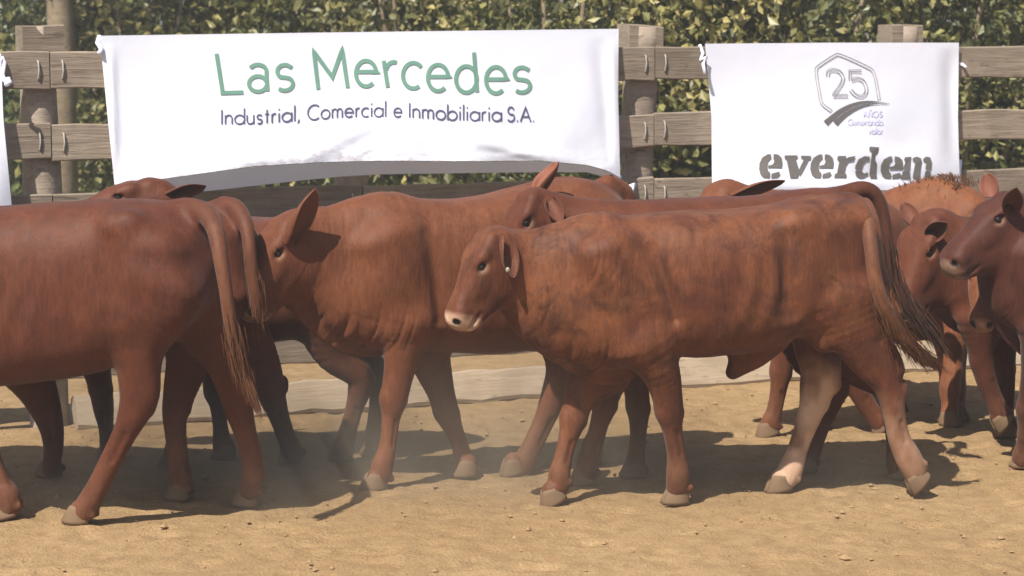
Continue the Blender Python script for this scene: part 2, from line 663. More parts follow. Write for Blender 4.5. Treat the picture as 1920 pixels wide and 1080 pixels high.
SH = 'shrubs growing in a row behind the fence'
shrubs = [
    (300, 23.0, 1.25, 3.2, 9000, 0.085, 'leaf_yellow', 'yellowish leaved shrub right of the tree trunk, above the left end of the long banner'),
    (560, 22.5, 1.3, 3.1, 9000, 0.085, 'leaf_olive', 'olive leafy shrub behind the left half of the long banner, above the big green letters'),
    (830, 22.0, 1.3, 3.2, 9000, 0.085, 'leaf_yellow', 'yellow green shrub behind the right half of the long white banner'),
    (1090, 18.6, 1.05, 3.2, 9000, 0.075, 'leaf_olive', 'dense broad leaved shrub behind the right end of the long white banner'),
    (1320, 18.4, 1.05, 3.1, 9000, 0.075, 'leaf_yellow', 'bright broad leaved shrub showing in the gap between the two white banners'),
    (1560, 18.8, 1.1, 3.2, 9000, 0.072, 'leaf_olive', 'olive leaved shrub standing above the banner with the house shaped emblem'),
    (1800, 19.2, 1.1, 3.2, 9000, 0.068, 'leaf_olive', 'leafy shrub at the right end of the row, above the bare fence rails'),
    (2040, 19.6, 1.1, 3.2, 7000, 0.068, 'leaf_olive', 'shrub past the right edge of the view behind the bare fence rails'),
]
for px, dep, r, h, n, s, mt, lab in shrubs:
    shrub('shrub', lab, px, dep, r, h, n, s, M[mt], SH)
shrub('tree', 'tree with a thick bare grey brown trunk behind the fence at the left', 112, 21.5, 2.1, 3.0, 5000, 0.09,
      M['leaf_green'], None, cat='tree', trunk=(0.115, 4.2))
shrub('shrub', 'dark green fine leaved shrub at the left edge, left of the tree trunk', -20, 24.5, 1.15, 3.4, 9000, 0.065, M['leaf_green'], SH)
shrub('shrub', 'low dark shrub tucked behind the tree trunk', 170, 26.0, 1.2, 3.0, 8000, 0.07, M['leaf_green'], SH)


def far_wood():
    """the mass of trees that closes the view"""
    V, T, TI = [], [], []
    n = 30000
    t = RNG.uniform(-9, 12, n)
    z = RNG.uniform(0.0, 6.5, n)
    P = np.stack([t, 29.5 + 1.8 * vnoise2(t * 0.6, z * 0.6, 9) + RNG.normal(0, 0.5, n), z], -1)
    d = RNG.normal(0, 1, (n, 3))
    d /= np.linalg.norm(d, axis=1)[:, None]
    s = np.cross(d, RNG.normal(0, 1, (n, 3)))
    s /= np.linalg.norm(s, axis=1)[:, None]
    L = RNG.uniform(0.12, 0.34, n)[:, None]
    V = np.stack([P, P + d * L * .5 + s * L * .4, P + d * L, P + d * L * .5 - s * L * .4], 1).reshape(-1, 3)
    b = np.arange(n)[:, None] * 4
    T = np.concatenate([b + np.array([[0, 1, 2]]), b + np.array([[0, 2, 3]])])
    me = np_mesh('far_wood', V, tris=T, smooth=False)
    tt = np.clip(0.45 + 0.35 * vnoise2(t * 1.3, z * 1.3, 5) + RNG.normal(0, 0.15, n), 0, 1)
    set_color(me, 'tint', np.repeat(np.stack([tt, tt, tt, np.ones(n)], -1), 4, 0))
    o = put('far_wood', me, M['leaf_deep'])
    o['kind'] = 'stuff'


far_wood()

# ------------------------------------------------------------------ fence
def jbox(lx, ly, lz, seg=10, jit=0.004, bev=0.006):
    """a worn sawn timber: length along X, uneven edges, chamfered"""
    xs = np.linspace(0, lx, seg + 1)
    ring = np.array([(-ly / 2, -lz / 2 + bev), (-ly / 2 + bev, -lz / 2), (ly / 2 - bev, -lz / 2), (ly / 2, -lz / 2 + bev),
                     (ly / 2, lz / 2 - bev), (ly / 2 - bev, lz / 2), (-ly / 2 + bev, lz / 2), (-ly / 2, lz / 2 - bev)])
    V = []
    for x in xs:
        j = RNG.normal(0, jit, 2)
        k = RNG.normal(0, jit, 2)
        for (y, z) in ring:
            V.append((x, y + (0.3 * j[0]), z + (j[1] if z > 0 else k[1])))
    V = np.array(V)
    n = 8
    Q = [(i * n + k, i * n + (k + 1) % n, (i + 1) * n + (k + 1) % n, (i + 1) * n + k) for i in range(seg) for k in range(n)]
    T = []
    e = seg * n
    for k in range(1, n - 1):
        T.append((0, k + 1, k))
        T.append((e, e + k, e + k + 1))
    return V, Q, T


FANG = math.atan2(FDIR[1], FDIR[0])
fence = thing('fence', 'weathered timber rail fence running behind the cattle across the arena', 'fence', FA)
fence.rotation_euler = (0, 0, FANG)
# fence local: x along, y away from the arena (-out), z up
POST_T = [ft(85), ft(672), ft(1213), ft(1702)]
step = (POST_T[3] - POST_T[0]) / 3
POST_T = [POST_T[0] - step] + POST_T + [POST_T[3] + step]
joints = [POST_T[0], ft(92), ft(675), ft(1222), ft(1738), POST_T[5]]
RZ = [(1.812, 1.635), (1.462, 1.290), (1.125, 0.950), (0.800, 0.630), (0.365, 0.235)]
for zi, (zt, zb) in enumerate(RZ):
    for i in range(5):
        x0, x1 = joints[i] + 0.003, joints[i + 1] - 0.003
        hh = (zt - zb) * RNG.uniform(0.96, 1.02)
        V, Q, T = jbox(x1 - x0, 0.034, hh, 12, 0.003)
        r = put('rail', np_mesh('rail', V, Q, T, smooth=False), M['wood'], fence)
        r.location = (x0, -0.017 + RNG.uniform(-0.004, 0.004), (zt + zb) / 2 + RNG.uniform(-0.008, 0.008))
        r.rotation_euler = (0, RNG.normal(0, 0.003), 0)
        for e, xx in ((0, 0.055), (1, x1 - x0 - 0.055)):
            sv, sq, stt = tube([((xx, -0.014, -0.045), 0.004), ((xx, -0.024, -0.04), 0.0045), ((xx + 0.004, -0.026, 0.0), 0.0045),
                                ((xx, -0.024, 0.042), 0.0045), ((xx, -0.014, 0.047), 0.004)], 5)
            put('staple', np_mesh('staple', sv, sq, stt), M['steel'], r)
for i, t in enumerate(POST_T):
    nodes = []
    top = (1.92 if i != 2 else 1.74) + RNG.uniform(-0.02, 0.02)
    for k in range(22):
        z = -0.1 + (top + 0.1) * k / 21
        nodes.append((np.array([0.012 * math.sin(z * 2 + i), 0.008 * math.cos(z * 3 + i), z]), 0.088 * (1 + 0.05 * math.sin(z * 5 + i * 2))))
    V, Q, T = tube(nodes, 18)
    ang = np.arctan2(V[:, 1], V[:, 0])
    V[:, 0] *= 1 + 0.05 * np.sin(ang * 3 + i)
    V[:, 1] *= 1 + 0.05 * np.cos(ang * 4 + i)
    p = put('post', np_mesh('post', V, Q, T), M['post'], fence)
    p.location = (t, 0.089, 0)
    if i == 2:
        continue
    cap = jbox(0.20, 0.15, 0.17, 2, 0.004)
    V, Q, T = cap
    c = put('post_cap', np_mesh('post_cap', V, Q, T, smooth=False), M['wood'], fence)
    c.location = (t - 0.10, 0.085, 1.90 - 0.055)
    c.rotation_euler = (0, 0.02 * math.sin(i * 3), 0)
# base beams lying on the sand along the fence
bj = [ft(136, 780), ft(690, 740), ft(1228, 720), ft(1765, 690), ft(2330, 650)]
for i in range(4):
    x0, x1 = bj[i] + 0.006, bj[i + 1] - 0.006
    V, Q, T = jbox(x1 - x0, 0.08, 0.175, 14, 0.006, 0.014)
    b = put('base_beam', np_mesh('base_beam', V, Q, T, smooth=False), M['kerb'], fence)
    b.location = (x0, -0.02, 0.062)
    b.rotation_euler = (-0.5, 0, 0)

# a couple of pale marker stakes out on the pasture
for (px, py, lab) in ((790, 335, 'short pale stake in the grass under the long banner, the one nearer the post'),
                      (903, 332, 'short pale stake in the grass under the right part of the long banner')):
    p = ground(px, 352)
    V, Q, T = tube([(np.array([0, 0, -0.05]), 0.05), (np.array([0, 0, 0.15]), 0.048), (np.array([0.01, 0, 0.30]), 0.045)], 8)
    s = put('stake', np_mesh('stake', V, Q, T), M['post'], loc=p)
    s['label'] = lab
    s['category'] = 'stake'
    s['group'] = 'stakes in the pasture'

# ------------------------------------------------------------------ banners
def interp(poly, x):
    xs = [p[0] for p in poly]
    ys = [p[1] for p in poly]
    return float(np.interp(x, xs, ys))


class Banner:
    """a cloth hung on the fence front; its surface is addressed with photo pixels"""

    def __init__(self, name, label, top, bottom, left, right, bulge, folds, group):
        self.top, self.bottom, self.left, self.right = top, bottom, left, right
        self.bulge, self.folds = bulge, folds
        cx = (left[0][0] + right[0][0]) / 2
        self.root = thing(name, label, 'banner', fpt(cx, 200, 0.04), group)
        self.o = np.array(self.root.location)

    def uv(self, px, py):
        l = float(np.interp(py, [p[1] for p in self.left], [p[0] for p in self.left]))
        r = float(np.interp(py, [p[1] for p in self.right], [p[0] for p in self.right]))
        t, b = interp(self.top, px), interp(self.bottom, px)
        return (px - l) / (r - l), (py - t) / (b - t)

    def out(self, u, v, px, py):
        uu = min(max(u, 0), 1)
        vv = min(max(v, 0), 1)
        d = 0.052 + self.bulge * (vv ** 1.25) * (0.35 + 0.65 * math.sin(math.pi * min(max(uu * 0.96 + 0.02, 0), 1)) ** 0.5)
        d += 0.012 * math.sin(px / 61.0 + 1.3) * vv + 0.007 * math.sin(px / 23.0 + py / 40.0) * vv ** 2
        for (fx, fy, dx, dy, w, a) in self.folds:       # creases: from (fx,fy) along (dx,dy)
            L = math.hypot(dx, dy)
            s = ((px - fx) * dx + (py - fy) * dy) / (L * L)
            q = abs((px - fx) * dy - (py - fy) * dx) / L
            if -0.2 < s < 1.2:
                d += a * math.exp(-(q / w) ** 2) * max(0, 1 - abs(2 * s - 1) ** 3)
        return d

    def at(self, px, py, lift=0.0):
        u, v = self.uv(px, py)
        return fpt(px, py, self.out(u, v, px, py) + lift)

    def cloth(self, nu=110, nv=44, grime=1.0):
        V, G = [], []
        for j in range(nv + 1):
            for i in range(nu + 1):
                u, v = i / nu, j / nv
                x0, x1 = self.left[0][0], self.right[0][0]
                px = x0 + (x1 - x0) * u
                for _ in range(3):
                    py = interp(self.top, px) * (1 - v) + interp(self.bottom, px) * v
                    l = float(np.interp(py, [p[1] for p in self.left], [p[0] for p in self.left]))
                    r = float(np.interp(py, [p[1] for p in self.right], [p[0] for p in self.right]))
                    px = l + (r - l) * u
                V.append(self.at(px, py) - self.o)
                G.append(grime * max(0, (v - 0.74) / 0.26) ** 1.3 * (0.35 + 0.65 * math.exp(-((u - 0.36) / 0.24) ** 2)))
        n = nu + 1
        Q = [(j * n + i, (j + 1) * n + i, (j + 1) * n + i + 1, j * n + i + 1) for j in range(nv) for i in range(nu)]
        me = np_mesh('cloth', np.array(V), Q)
        G = np.array(G)
        set_color(me, 'grime', np.stack([G, G, G, np.ones_like(G)], -1))
        c = put('cloth', me, M['cloth'], self.root)
        return c

    def flap(self, lower, depth_in, nu=90):
        V = []
        rows = 6
        for j in range(rows + 1):
            f = j / rows
            for i in range(nu + 1):
                x = lower[0][0] + (lower[-1][0] - lower[0][0]) * i / nu
                yb = interp(self.bottom, x)
                yl = interp(lower, x)
                u, v = self.uv(x, yb)
                d0 = self.out(u, 1.0, x, yb) - 0.004
                dd = max(depth_in, d0 * 0.8)
                V.append(fpt(x, yb + 1.0 + (max(yl, yb + 3) - yb) * f, d0 * (1 - f) + dd * f) - self.o)
        n = nu + 1
        Q = [(j * n + i, (j + 1) * n + i, (j + 1) * n + i + 1, j * n + i + 1) for j in range(rows) for i in range(nu)]
        me = np_mesh('folded_hem', np.array(V), Q)
        G = np.full(len(V), 0.0)
        set_color(me, 'grime', np.stack([G, G, G, np.ones_like(G)], -1))
        return put('folded_hem', me, M['hem'], self.root)

    def ribbons(self, name, strokes, mat, lift=0.004):
        """strokes: list of (list of px points, half width px or list) -> printed lettering lying on the cloth"""
        parts = []
        for pts, hw in strokes:
            P = np.array(pts, float)
            if np.isscalar(hw):
                hw = [hw] * len(P)
            if len(hw) == len(P):
                nP, nH = [P[0]], [hw[0]]
                for i in range(1, len(P)):
                    kk = max(1, int(np.linalg.norm(P[i] - P[i - 1]) / 5.0))
                    for j in range(1, kk + 1):
                        nP.append(P[i - 1] + (P[i] - P[i - 1]) * j / kk)
                        nH.append(hw[i - 1] + (hw[i] - hw[i - 1]) * j / kk)
                P, hw = np.array(nP), nH
            Ls = np.concatenate([[0], np.cumsum(np.linalg.norm(np.diff(P, axis=0), axis=1))])
            keep = [0] + [i for i in range(1, len(P)) if Ls[i] - Ls[i - 1] > 1e-6]
            P, Ls, hw = P[keep], Ls[keep], np.array(hw)[keep]
            V, Q = [], []
            n = len(P)
            for i in range(n):
                a = P[i] - P[i - 1] if i > 0 else P[1] - P[0]
                b = P[i + 1] - P[i] if i < n - 1 else a
                a = a / np.linalg.norm(a)
                b = b / np.linalg.norm(b)
                t = a + b
                if np.linalg.norm(t) < 0.2:
                    t = b
                t = t / np.linalg.norm(t)
                nm = np.array([-t[1], t[0]])
                m = 1.0 / max(0.45, np.dot(nm, np.array([-a[1], a[0]])))
                for s in (-1, 1):
                    q = P[i] + nm * s * hw[i] * m
                    V.append(self.at(q[0], q[1], lift) - self.o)
            for i in range(n - 1):
                Q.append((2 * i, 2 * i + 2, 2 * i + 3, 2 * i + 1))
            parts.append((V, Q, []))
        V, Q, T = merge(parts)
        return put(name, np_mesh(name, V, Q, T, smooth=False), mat, self.root)

    def tie(self, pts, w=4.0, lift=0.02):
        parts = []
        nodes = [(fpt(x, y, lift + 0.02 * k) - self.o, w / 420.0) for k, (x, y) in enumerate(pts)]
        parts.append(tube(nodes, 6))
        V, Q, T = merge(parts)
        me = np_mesh('tie', V, Q, T)
        set_color(me, 'grime', np.zeros((len(V), 4)))
        return put('tie', me, M['cloth'], self.root)


def arc(cx, cy, rx, ry, a0, a1, n=14):
    return [(cx + rx * math.cos(math.radians(a0 + (a1 - a0) * i / n)), cy - ry * math.sin(math.radians(a0 + (a1 - a0) * i / n)))
            for i in range(n + 1)]


def subdiv(pts, step=6.0):
    out = [pts[0]]
    for a, b in zip(pts[:-1], pts[1:]):
        n = max(1, int(math.hypot(b[0] - a[0], b[1] - a[1]) / step))
        out += [(a[0] + (b[0] - a[0]) * k / n, a[1] + (b[1] - a[1]) * k / n) for k in range(1, n + 1)]
    return out


# monoline glyphs in unit space: x-height 1, baseline y=0 (y up), returns (advance, strokes)
def glyph(ch):
    A = lambda cx, cy, rx, ry, a0, a1, n=14: [(x, 2 * cy - y) for x, y in arc(cx, cy, rx, ry, a0, a1, n)]
    ring = A(0.5, 0.5, 0.5, 0.5, 0, 360, 22)
    G = {
        'I': (0.12, [[(0.06, 0), (0.06, 1.6)]]),
        'n': (0.78, [[(0.05, 0), (0.05, 1.0)], [(0.05, 0.55)] + A(0.40, 0.6, 0.35, 0.4, 180, 0) + [(0.75, 0)]]),
        'd': (1.0, [ring, [(1.0, 0), (1.0, 1.75)]]),
        'u': (0.76, [[(0.03, 1.0), (0.03, 0.4)] + A(0.38, 0.38, 0.35, 0.38, 180, 360) + [(0.73, 1.0)], [(0.73, 0.3), (0.73, 0)]]),
        's': (0.62, [[(0.56, 0.84)] + A(0.31, 0.745, 0.24, 0.255, 40, 240, 8) + [(0.40, 0.47)] + A(0.31, 0.26, 0.26, 0.26, 60, -140, 8)]),
        't': (0.44, [[(0.22, 0), (0.22, 1.5)], [(0.0, 1.0), (0.44, 1.0)]]),
        'r': (0.46, [[(0.05, 0), (0.05, 1.0)], [(0.05, 0.6)] + A(0.36, 0.62, 0.31, 0.38, 180, 70, 8)]),
        'i': (0.14, [[(0.07, 0), (0.07, 1.0)], [(0.07, 1.36), (0.07, 1.5)]]),
        'a': (1.0, [ring, [(1.0, 0), (1.0, 1.0)]]),
        'l': (0.12, [[(0.06, 0), (0.06, 1.75)]]),
        ',': (0.2, [[(0.14, 0.14), (0.02, -0.28)]]),
        'C': (1.32, [A(0.80, 0.8, 0.78, 0.82, 48, 312, 22)]),
        'o': (1.0, [ring]),
        'm': (1.26, [[(0.05, 0), (0.05, 1.0)], [(0.05, 0.55)] + A(0.34, 0.64, 0.29, 0.36, 180, 0) + [(0.63, 0)],
                     [(0.63, 0.55)] + A(0.92, 0.64, 0.29, 0.36, 180, 0) + [(1.21, 0)]]),
        'e': (1.0, [[(0.02, 0.52), (0.98, 0.52)] + A(0.5, 0.5, 0.48, 0.5, 2, 320, 20)]),
        'c': (0.82, [A(0.5, 0.5, 0.5, 0.5, 52, 308, 16)]),
        'b': (1.0, [ring, [(0.0, 0), (0.0, 1.75)]]),
        'S': (0.86, [[(0.78, 1.32)] + A(0.43, 1.2, 0.33, 0.4, 30, 240, 9) + [(0.52, 0.75)] + A(0.43, 0.42, 0.40, 0.42, 60, -150, 9)]),
        '.': (0.16, [[(0.0, 0.06), (0.14, 0.06)]]),
        'A': (1.2, [[(0.0, 0), (0.6, 1.6), (1.2, 0)], [(0.22, 0.55), (0.98, 0.55)]]),
        'G': (1.35, [A(0.78, 0.8, 0.76, 0.82, 45, 350, 22) + [(0.85, 0.72)]]),
        'v': (0.84, [[(0.0, 1.0), (0.42, 0), (0.84, 1.0)]]),
        'N': (1.1, [[(0.05, 0), (0.05, 1.6), (1.05, 0), (1.05, 1.6)]]),
        '~': (1.1, [[(0.05, 0), (0.05, 1.6), (1.05, 0), (1.05, 1.6)], [(0.25, 1.85), (0.42, 2.0), (0.62, 1.86), (0.82, 2.0)]]),
        'O': (1.5, [A(0.75, 0.8, 0.74, 0.82, 0, 360, 24)]),
    }
    return G[ch]


def set_word(word, x0, x1, base, xh, slant=0.0, gap=0.26):
    """lay glyphs from x0 to x1; base(x) gives the baseline in px"""
    adv = [glyph(c)[0] for c in word]
    tot = sum(adv) + gap * (len(word) - 1)
    k = (x1 - x0) / tot
    out = []
    cur = x0
    for c, a in zip(word, adv):
        mid = cur + a * k / 2
        b = base(mid)
        tilt = (base(mid + 6) - base(mid - 6)) / 12.0
        for st in glyph(c)[1]:
            pts = []
            for gx, gy in st:
                x = cur + gx * k + slant * gy * xh
                pts.append((x - gy * xh * tilt * 0.0, b - gy * xh + (x - mid) * tilt))
            out.append(subdiv(pts, 5.0))
        cur += (a + gap) * k
    return out


BG = 'white sponsor banners hung on the fence'
b1 = Banner('banner', 'long white banner with green lettering over a dark second line, tied to the fence', [(187, 67), (600, 61), (1160, 54)],
            [(200, 348), (300, 336), (400, 322), (480, 311), (600, 304), (710, 301), (900, 302), (1010, 301), (1100, 309), (1140, 320), (1163, 333)],
            [(187, 67), (200, 200), (215, 350)], [(1160, 54), (1159, 180), (1163, 333)], 0.20,
            [(708, 235, 2, 68, 3.5, 0.008), (560, 300, 190, -90, 14, 0.012), (640, 300, 70, -30, 7, 0.006), (655, 302, 60, -45, 7, 0.006),
             (1120, 320, -260, -80, 16, 0.016), (1060, 305, -180, -40, 9, 0.012), (430, 312, 240, -30, 12, 0.007), (860, 304, 200, -25, 7, 0.006),
             (240, 340, 380, -60, 20, 0.015), (207, 80, 8, 250, 7, 0.018), (1148, 70, 6, 250, 8, 0.014), (1120, 70, 30, 240, 14, -0.012)], BG)
b1.cloth(150, 54)
b1.flap([(215, 362), (300, 362), (390, 357), (480, 347), (560, 338), (640, 330), (710, 326), (900, 323), (1000, 322), (1100, 322), (1163, 338)], 0.05)
# big green line, each letter measured on the cloth
Z = lambda x, y: (380 + x / 2.8235, 60 + y / 2.8235)
big = []


def zp(*pts):
    big.append(subdiv([Z(*p) for p in pts], 5.0))


def zarc(cx, cy, rx, ry, a0, a1, pre=(), post=(), n=18):
    big.append([Z(*p) for p in (list(pre) + arc(cx, cy, rx, ry, a0, a1, n) + list(post))])


def z_s(cx, top, bot, hw):
    h = bot - top
    big.append([Z(*p) for p in ([(cx + hw * 0.85, top + 0.13 * h)] + arc(cx, top + 0.27 * h, hw * 0.85, 0.25 * h, 60, 235, 10)
                                + [(cx + 0.18 * hw, top + 0.50 * h)] + arc(cx, bot - 0.27 * h, hw * 0.95, 0.25 * h, 55, -135, 10))])


zp((73, 115), (105, 315), (105, 322), (215, 319))
zarc(292, 210, 46, 38, 150, 0, post=((338, 235), (343, 312)))
zarc(292, 274, 47, 41, 10, 350, n=20)
z_s(434, 170, 312, 46)
zp((612, 303), (588, 102), (686, 238), (738, 92), (768, 295))
zarc(865, 219, 54, 68, -2, 312, pre=((812, 210), (918, 210)), n=20)
zp((958, 152), (980, 292))
zarc(1012, 208, 42, 50, 170, 70, n=8)
zarc(1115, 230, 55, 68, 40, 305, n=18)
zarc(1246, 242, 54, 70, -2, 312, pre=((1192, 236), (1300, 236)), n=20)
zarc(1396, 250, 55, 70, 0, 360, n=24)
zp((1436, 108), (1453, 318))
zarc(1553, 254, 53, 70, -2, 312, pre=((1500, 250), (1606, 250)), n=20)
z_s(1690, 184, 322, 46)
b1.ribbons('lettering', [(p, 3.7) for p in big], M['ink_green'])
base_line = lambda x: float(np.interp(x, [413, 486, 550, 578, 650, 723, 762, 842, 940, 1003],
                                      [233.0, 231.8, 227, 224.8, 219.5, 218.6, 219.6, 225, 227.2, 228.5]))
small = []
for w, x0, x1 in (('Industrial,', 415, 562), ('Comercial', 577, 724), ('e', 738.5, 753.5), ('Inmobiliaria', 767, 940), ('S.A.', 951, 1002)):
    small += set_word(w, x0, x1, base_line, 16.8)
b1.ribbons('lettering', [(p, 1.45) for p in small], M['ink_navy'])
b1.tie([(187, 68), (183, 80), (190, 92), (186, 100)], 5)
b1.tie([(1163, 330), (1160, 343), (1167, 352)], 4.5)
b1.tie([(1172, 364), (1180, 350), (1190, 346), (1184, 360), (1178, 368)], 5, 0.10)

b2 = Banner('banner', 'shorter white banner with a grey 25 emblem and bold charcoal lettering at the right', [(1322, 82), (1560, 80), (1797, 80)],
            [(1334, 352), (1480, 356), (1640, 357), (1800, 354)], [(1322, 82), (1334, 220), (1335, 356)], [(1798, 80), (1796, 220), (1800, 356)], 0.17,
            [(1780, 90, 6, 230, 14, -0.02), (1790, 330, -260, -60, 22, 0.012), (1340, 330, 260, 10, 20, 0.012), (1400, 352, 300, -8, 9, 0.012)], BG)
b2.cloth(80, 44, 0.15)
b2.flap([(1336, 372), (1480, 376), (1640, 377), (1798, 374)], 0.05)
E = lambda x, y: (1500 + x / 6.0, 80 + y / 6.0)


def ch(pts, n=3):
    """round the corners of a polyline (Chaikin)"""
    P = [tuple(p) for p in pts]
    for _ in range(n):
        o = [P[0]]
        for a, b in zip(P[:-1], P[1:]):
            o += [(a[0] * .75 + b[0] * .25, a[1] * .75 + b[1] * .25), (a[0] * .25 + b[0] * .75, a[1] * .25 + b[1] * .75)]
        o.append(P[-1])
        P = o
    return P


def offset(pts, d):
    P = np.array(pts, float)
    T = np.gradient(P, axis=0)
    T /= np.linalg.norm(T, axis=1)[:, None]
    return [tuple(p + np.array([-t[1], t[0]]) * d) for p, t in zip(P, T)]


house = ch([(355, 770), (240, 690), (222, 600), (172, 300), (205, 262), (395, 138), (440, 128), (770, 278), (838, 330), (890, 640)], 3)
b2.ribbons('emblem_outline', [([E(*p) for p in house], 2.4)], M['ink_pale'], 0.003)
lines = []
for d in (-14, 14):
    lines.append(([E(*p) for p in offset(house, d)], 0.55))
two = ch([(312, 378), (318, 318), (365, 303), (440, 318), (485, 380), (482, 430), (450, 490)], 2) + [(372, 596)]
two_f = [(372, 598), (540, 598)]
five_a = [(692, 320), (562, 320), (566, 420)]
five_b = ch([(575, 425), (640, 398), (715, 425), (752, 520), (735, 585), (680, 612), (620, 590), (568, 530)], 2)
for st in (two, two_f, five_a, five_b):
    for d in (-16, 16):
        lines.append(([E(*p) for p in offset(st, d)], 0.85))
b2.ribbons('emblem', lines, M['ink_mid'], 0.005)
top1 = ch([(255, 905), (400, 770), (550, 690), (700, 652), (850, 655), (1005, 685)], 2)
bot1 = ch([(325, 905), (430, 812), (560, 728), (700, 678), (850, 668), (1005, 687)], 2)
top2 = ch([(360, 907), (480, 798), (600, 730), (720, 694), (850, 680), (1005, 688)], 2)
bot2 = ch([(432, 907), (520, 828), (620, 762), (720, 716), (850, 690), (1005, 690)], 2)
sw = []
for a, b in ((top1, bot1), (top2, bot2)):
    mid = [E((p[0] + q[0]) / 2, (p[1] + q[1]) / 2) for p, q in zip(a, b)]
    hw = [max(0.15, math.hypot(p[0] - q[0], p[1] - q[1]) / 12.0) for p, q in zip(a, b)]
    sw.append((mid, hw))
b2.ribbons('emblem', sw, M['ink_grey'], 0.005)
sm = []
for w, x0, x1, yb, xh in (('A~OS', 1619, 1654, 218.5, 7.0), ('Generando', 1590, 1655, 233.5, 7.0), ('valor', 1628, 1655, 250.0, 7.0)):
    sm += set_word(w, x0, x1, (lambda x, yb=yb: yb), xh)
b2.ribbons('lettering', [(p, 0.75) for p in sm], M['ink_lilac'], 0.005)
# bold slanted slab lettering with stencil gaps, drawn as outlines measured on the cloth
from mathutils.geometry import tessellate_polygon
E1 = [[(525, 175), (500, 178), (462, 200), (440, 245), (437, 290), (447, 325), (470, 348), (515, 352), (520, 315), (505, 300), (498, 265), (505, 230), (528, 205)],
      [(545, 175), (580, 180), (605, 205), (610, 245), (605, 278), (503, 278), (506, 260), (540, 252), (550, 230), (543, 212)],
      [(525, 352), (530, 320), (585, 305), (595, 325), (575, 348)]]
bold = E1 + [[(x + 378, y + 2) for x, y in g] for g in E1] + [[((x - 437) * 0.96 + 1334, y * 0.93 + 30) for x, y in g] for g in E1]
bold += [[(628, 185), (722, 185), (720, 205), (708, 212), (735, 300), (735, 318), (722, 352), (668, 352), (640, 215), (625, 208)],
         [(740, 340), (728, 300), (770, 212), (745, 205), (750, 188), (822, 190), (818, 215), (800, 222)],
         [(1020, 190), (1080, 190), (1080, 215), (1095, 200), (1148, 190), (1135, 225), (1095, 235), (1078, 262), (1068, 318), (1083, 325), (1080, 352), (992, 352),
          (995, 325), (1012, 318), (1030, 225), (1012, 218)],
         [(1255, 195), (1215, 192), (1172, 215), (1148, 265), (1146, 290), (1195, 290), (1205, 250), (1225, 228), (1250, 225)],
         [(1146, 300), (1152, 335), (1178, 356), (1210, 354), (1243, 330), (1240, 308), (1218, 320), (1202, 312), (1198, 300)],
         [(1253, 122), (1322, 125), (1302, 322), (1308, 356), (1260, 354), (1250, 330), (1270, 160), (1250, 150)],
         [(1515, 198), (1562, 196), (1552, 292), (1500, 292), (1520, 225), (1505, 220)],
         [(1498, 302), (1552, 302), (1548, 330), (1556, 338), (1552, 358), (1478, 358), (1480, 335), (1492, 328)],
         [(1572, 205), (1600, 195), (1632, 205), (1640, 230), (1625, 330), (1620, 358), (1570, 356), (1590, 235), (1570, 230)],
         [(1646, 215), (1668, 195), (1700, 200), (1713, 235), (1708, 290), (1665, 290), (1670, 235), (1650, 232)],
         [(1665, 302), (1706, 302), (1700, 335), (1694, 360), (1654, 360)]]
bv, bt = [], []
for g in bold:
    g = [(1312 + x / 3.934, 244 + y / 3.934) for x, y in g]
    for tri in tessellate_polygon([[Vector((x, y, 0)) for x, y in g]]):
        bt.append([len(bv) + i for i in tri])
    bv += [b2.at(x, y, 0.006) - b2.o for x, y in g]
put('lettering', np_mesh('lettering', np.array(bv), tris=bt, smooth=False), M['ink_grey'], b2.root)

b2.tie([(1312, 84), (1318, 100), (1314, 112), (1324, 108), (1318, 120), (1322, 138)], 4)
b2.tie([(1797, 118), (1806, 122), (1812, 127)], 4)
b2.tie([(1801, 300), (1799, 322), (1800, 345)], 4)

b3 = Banner('banner', 'white banner cut off by the left edge, only a sliver of cloth showing', [(-420, 108), (2, 100)], [(-420, 400), (22, 396)],
            [(-420, 108), (-420, 400)], [(2, 100), (6, 220), (23, 396)], 0.14, [(0, 130, 14, 250, 6, 0.01)], BG)
b3.cloth(40, 24, 0.1)
b3.tie([(2, 104), (8, 118), (4, 140), (9, 152), (16, 148), (12, 158), (20, 152)], 5)

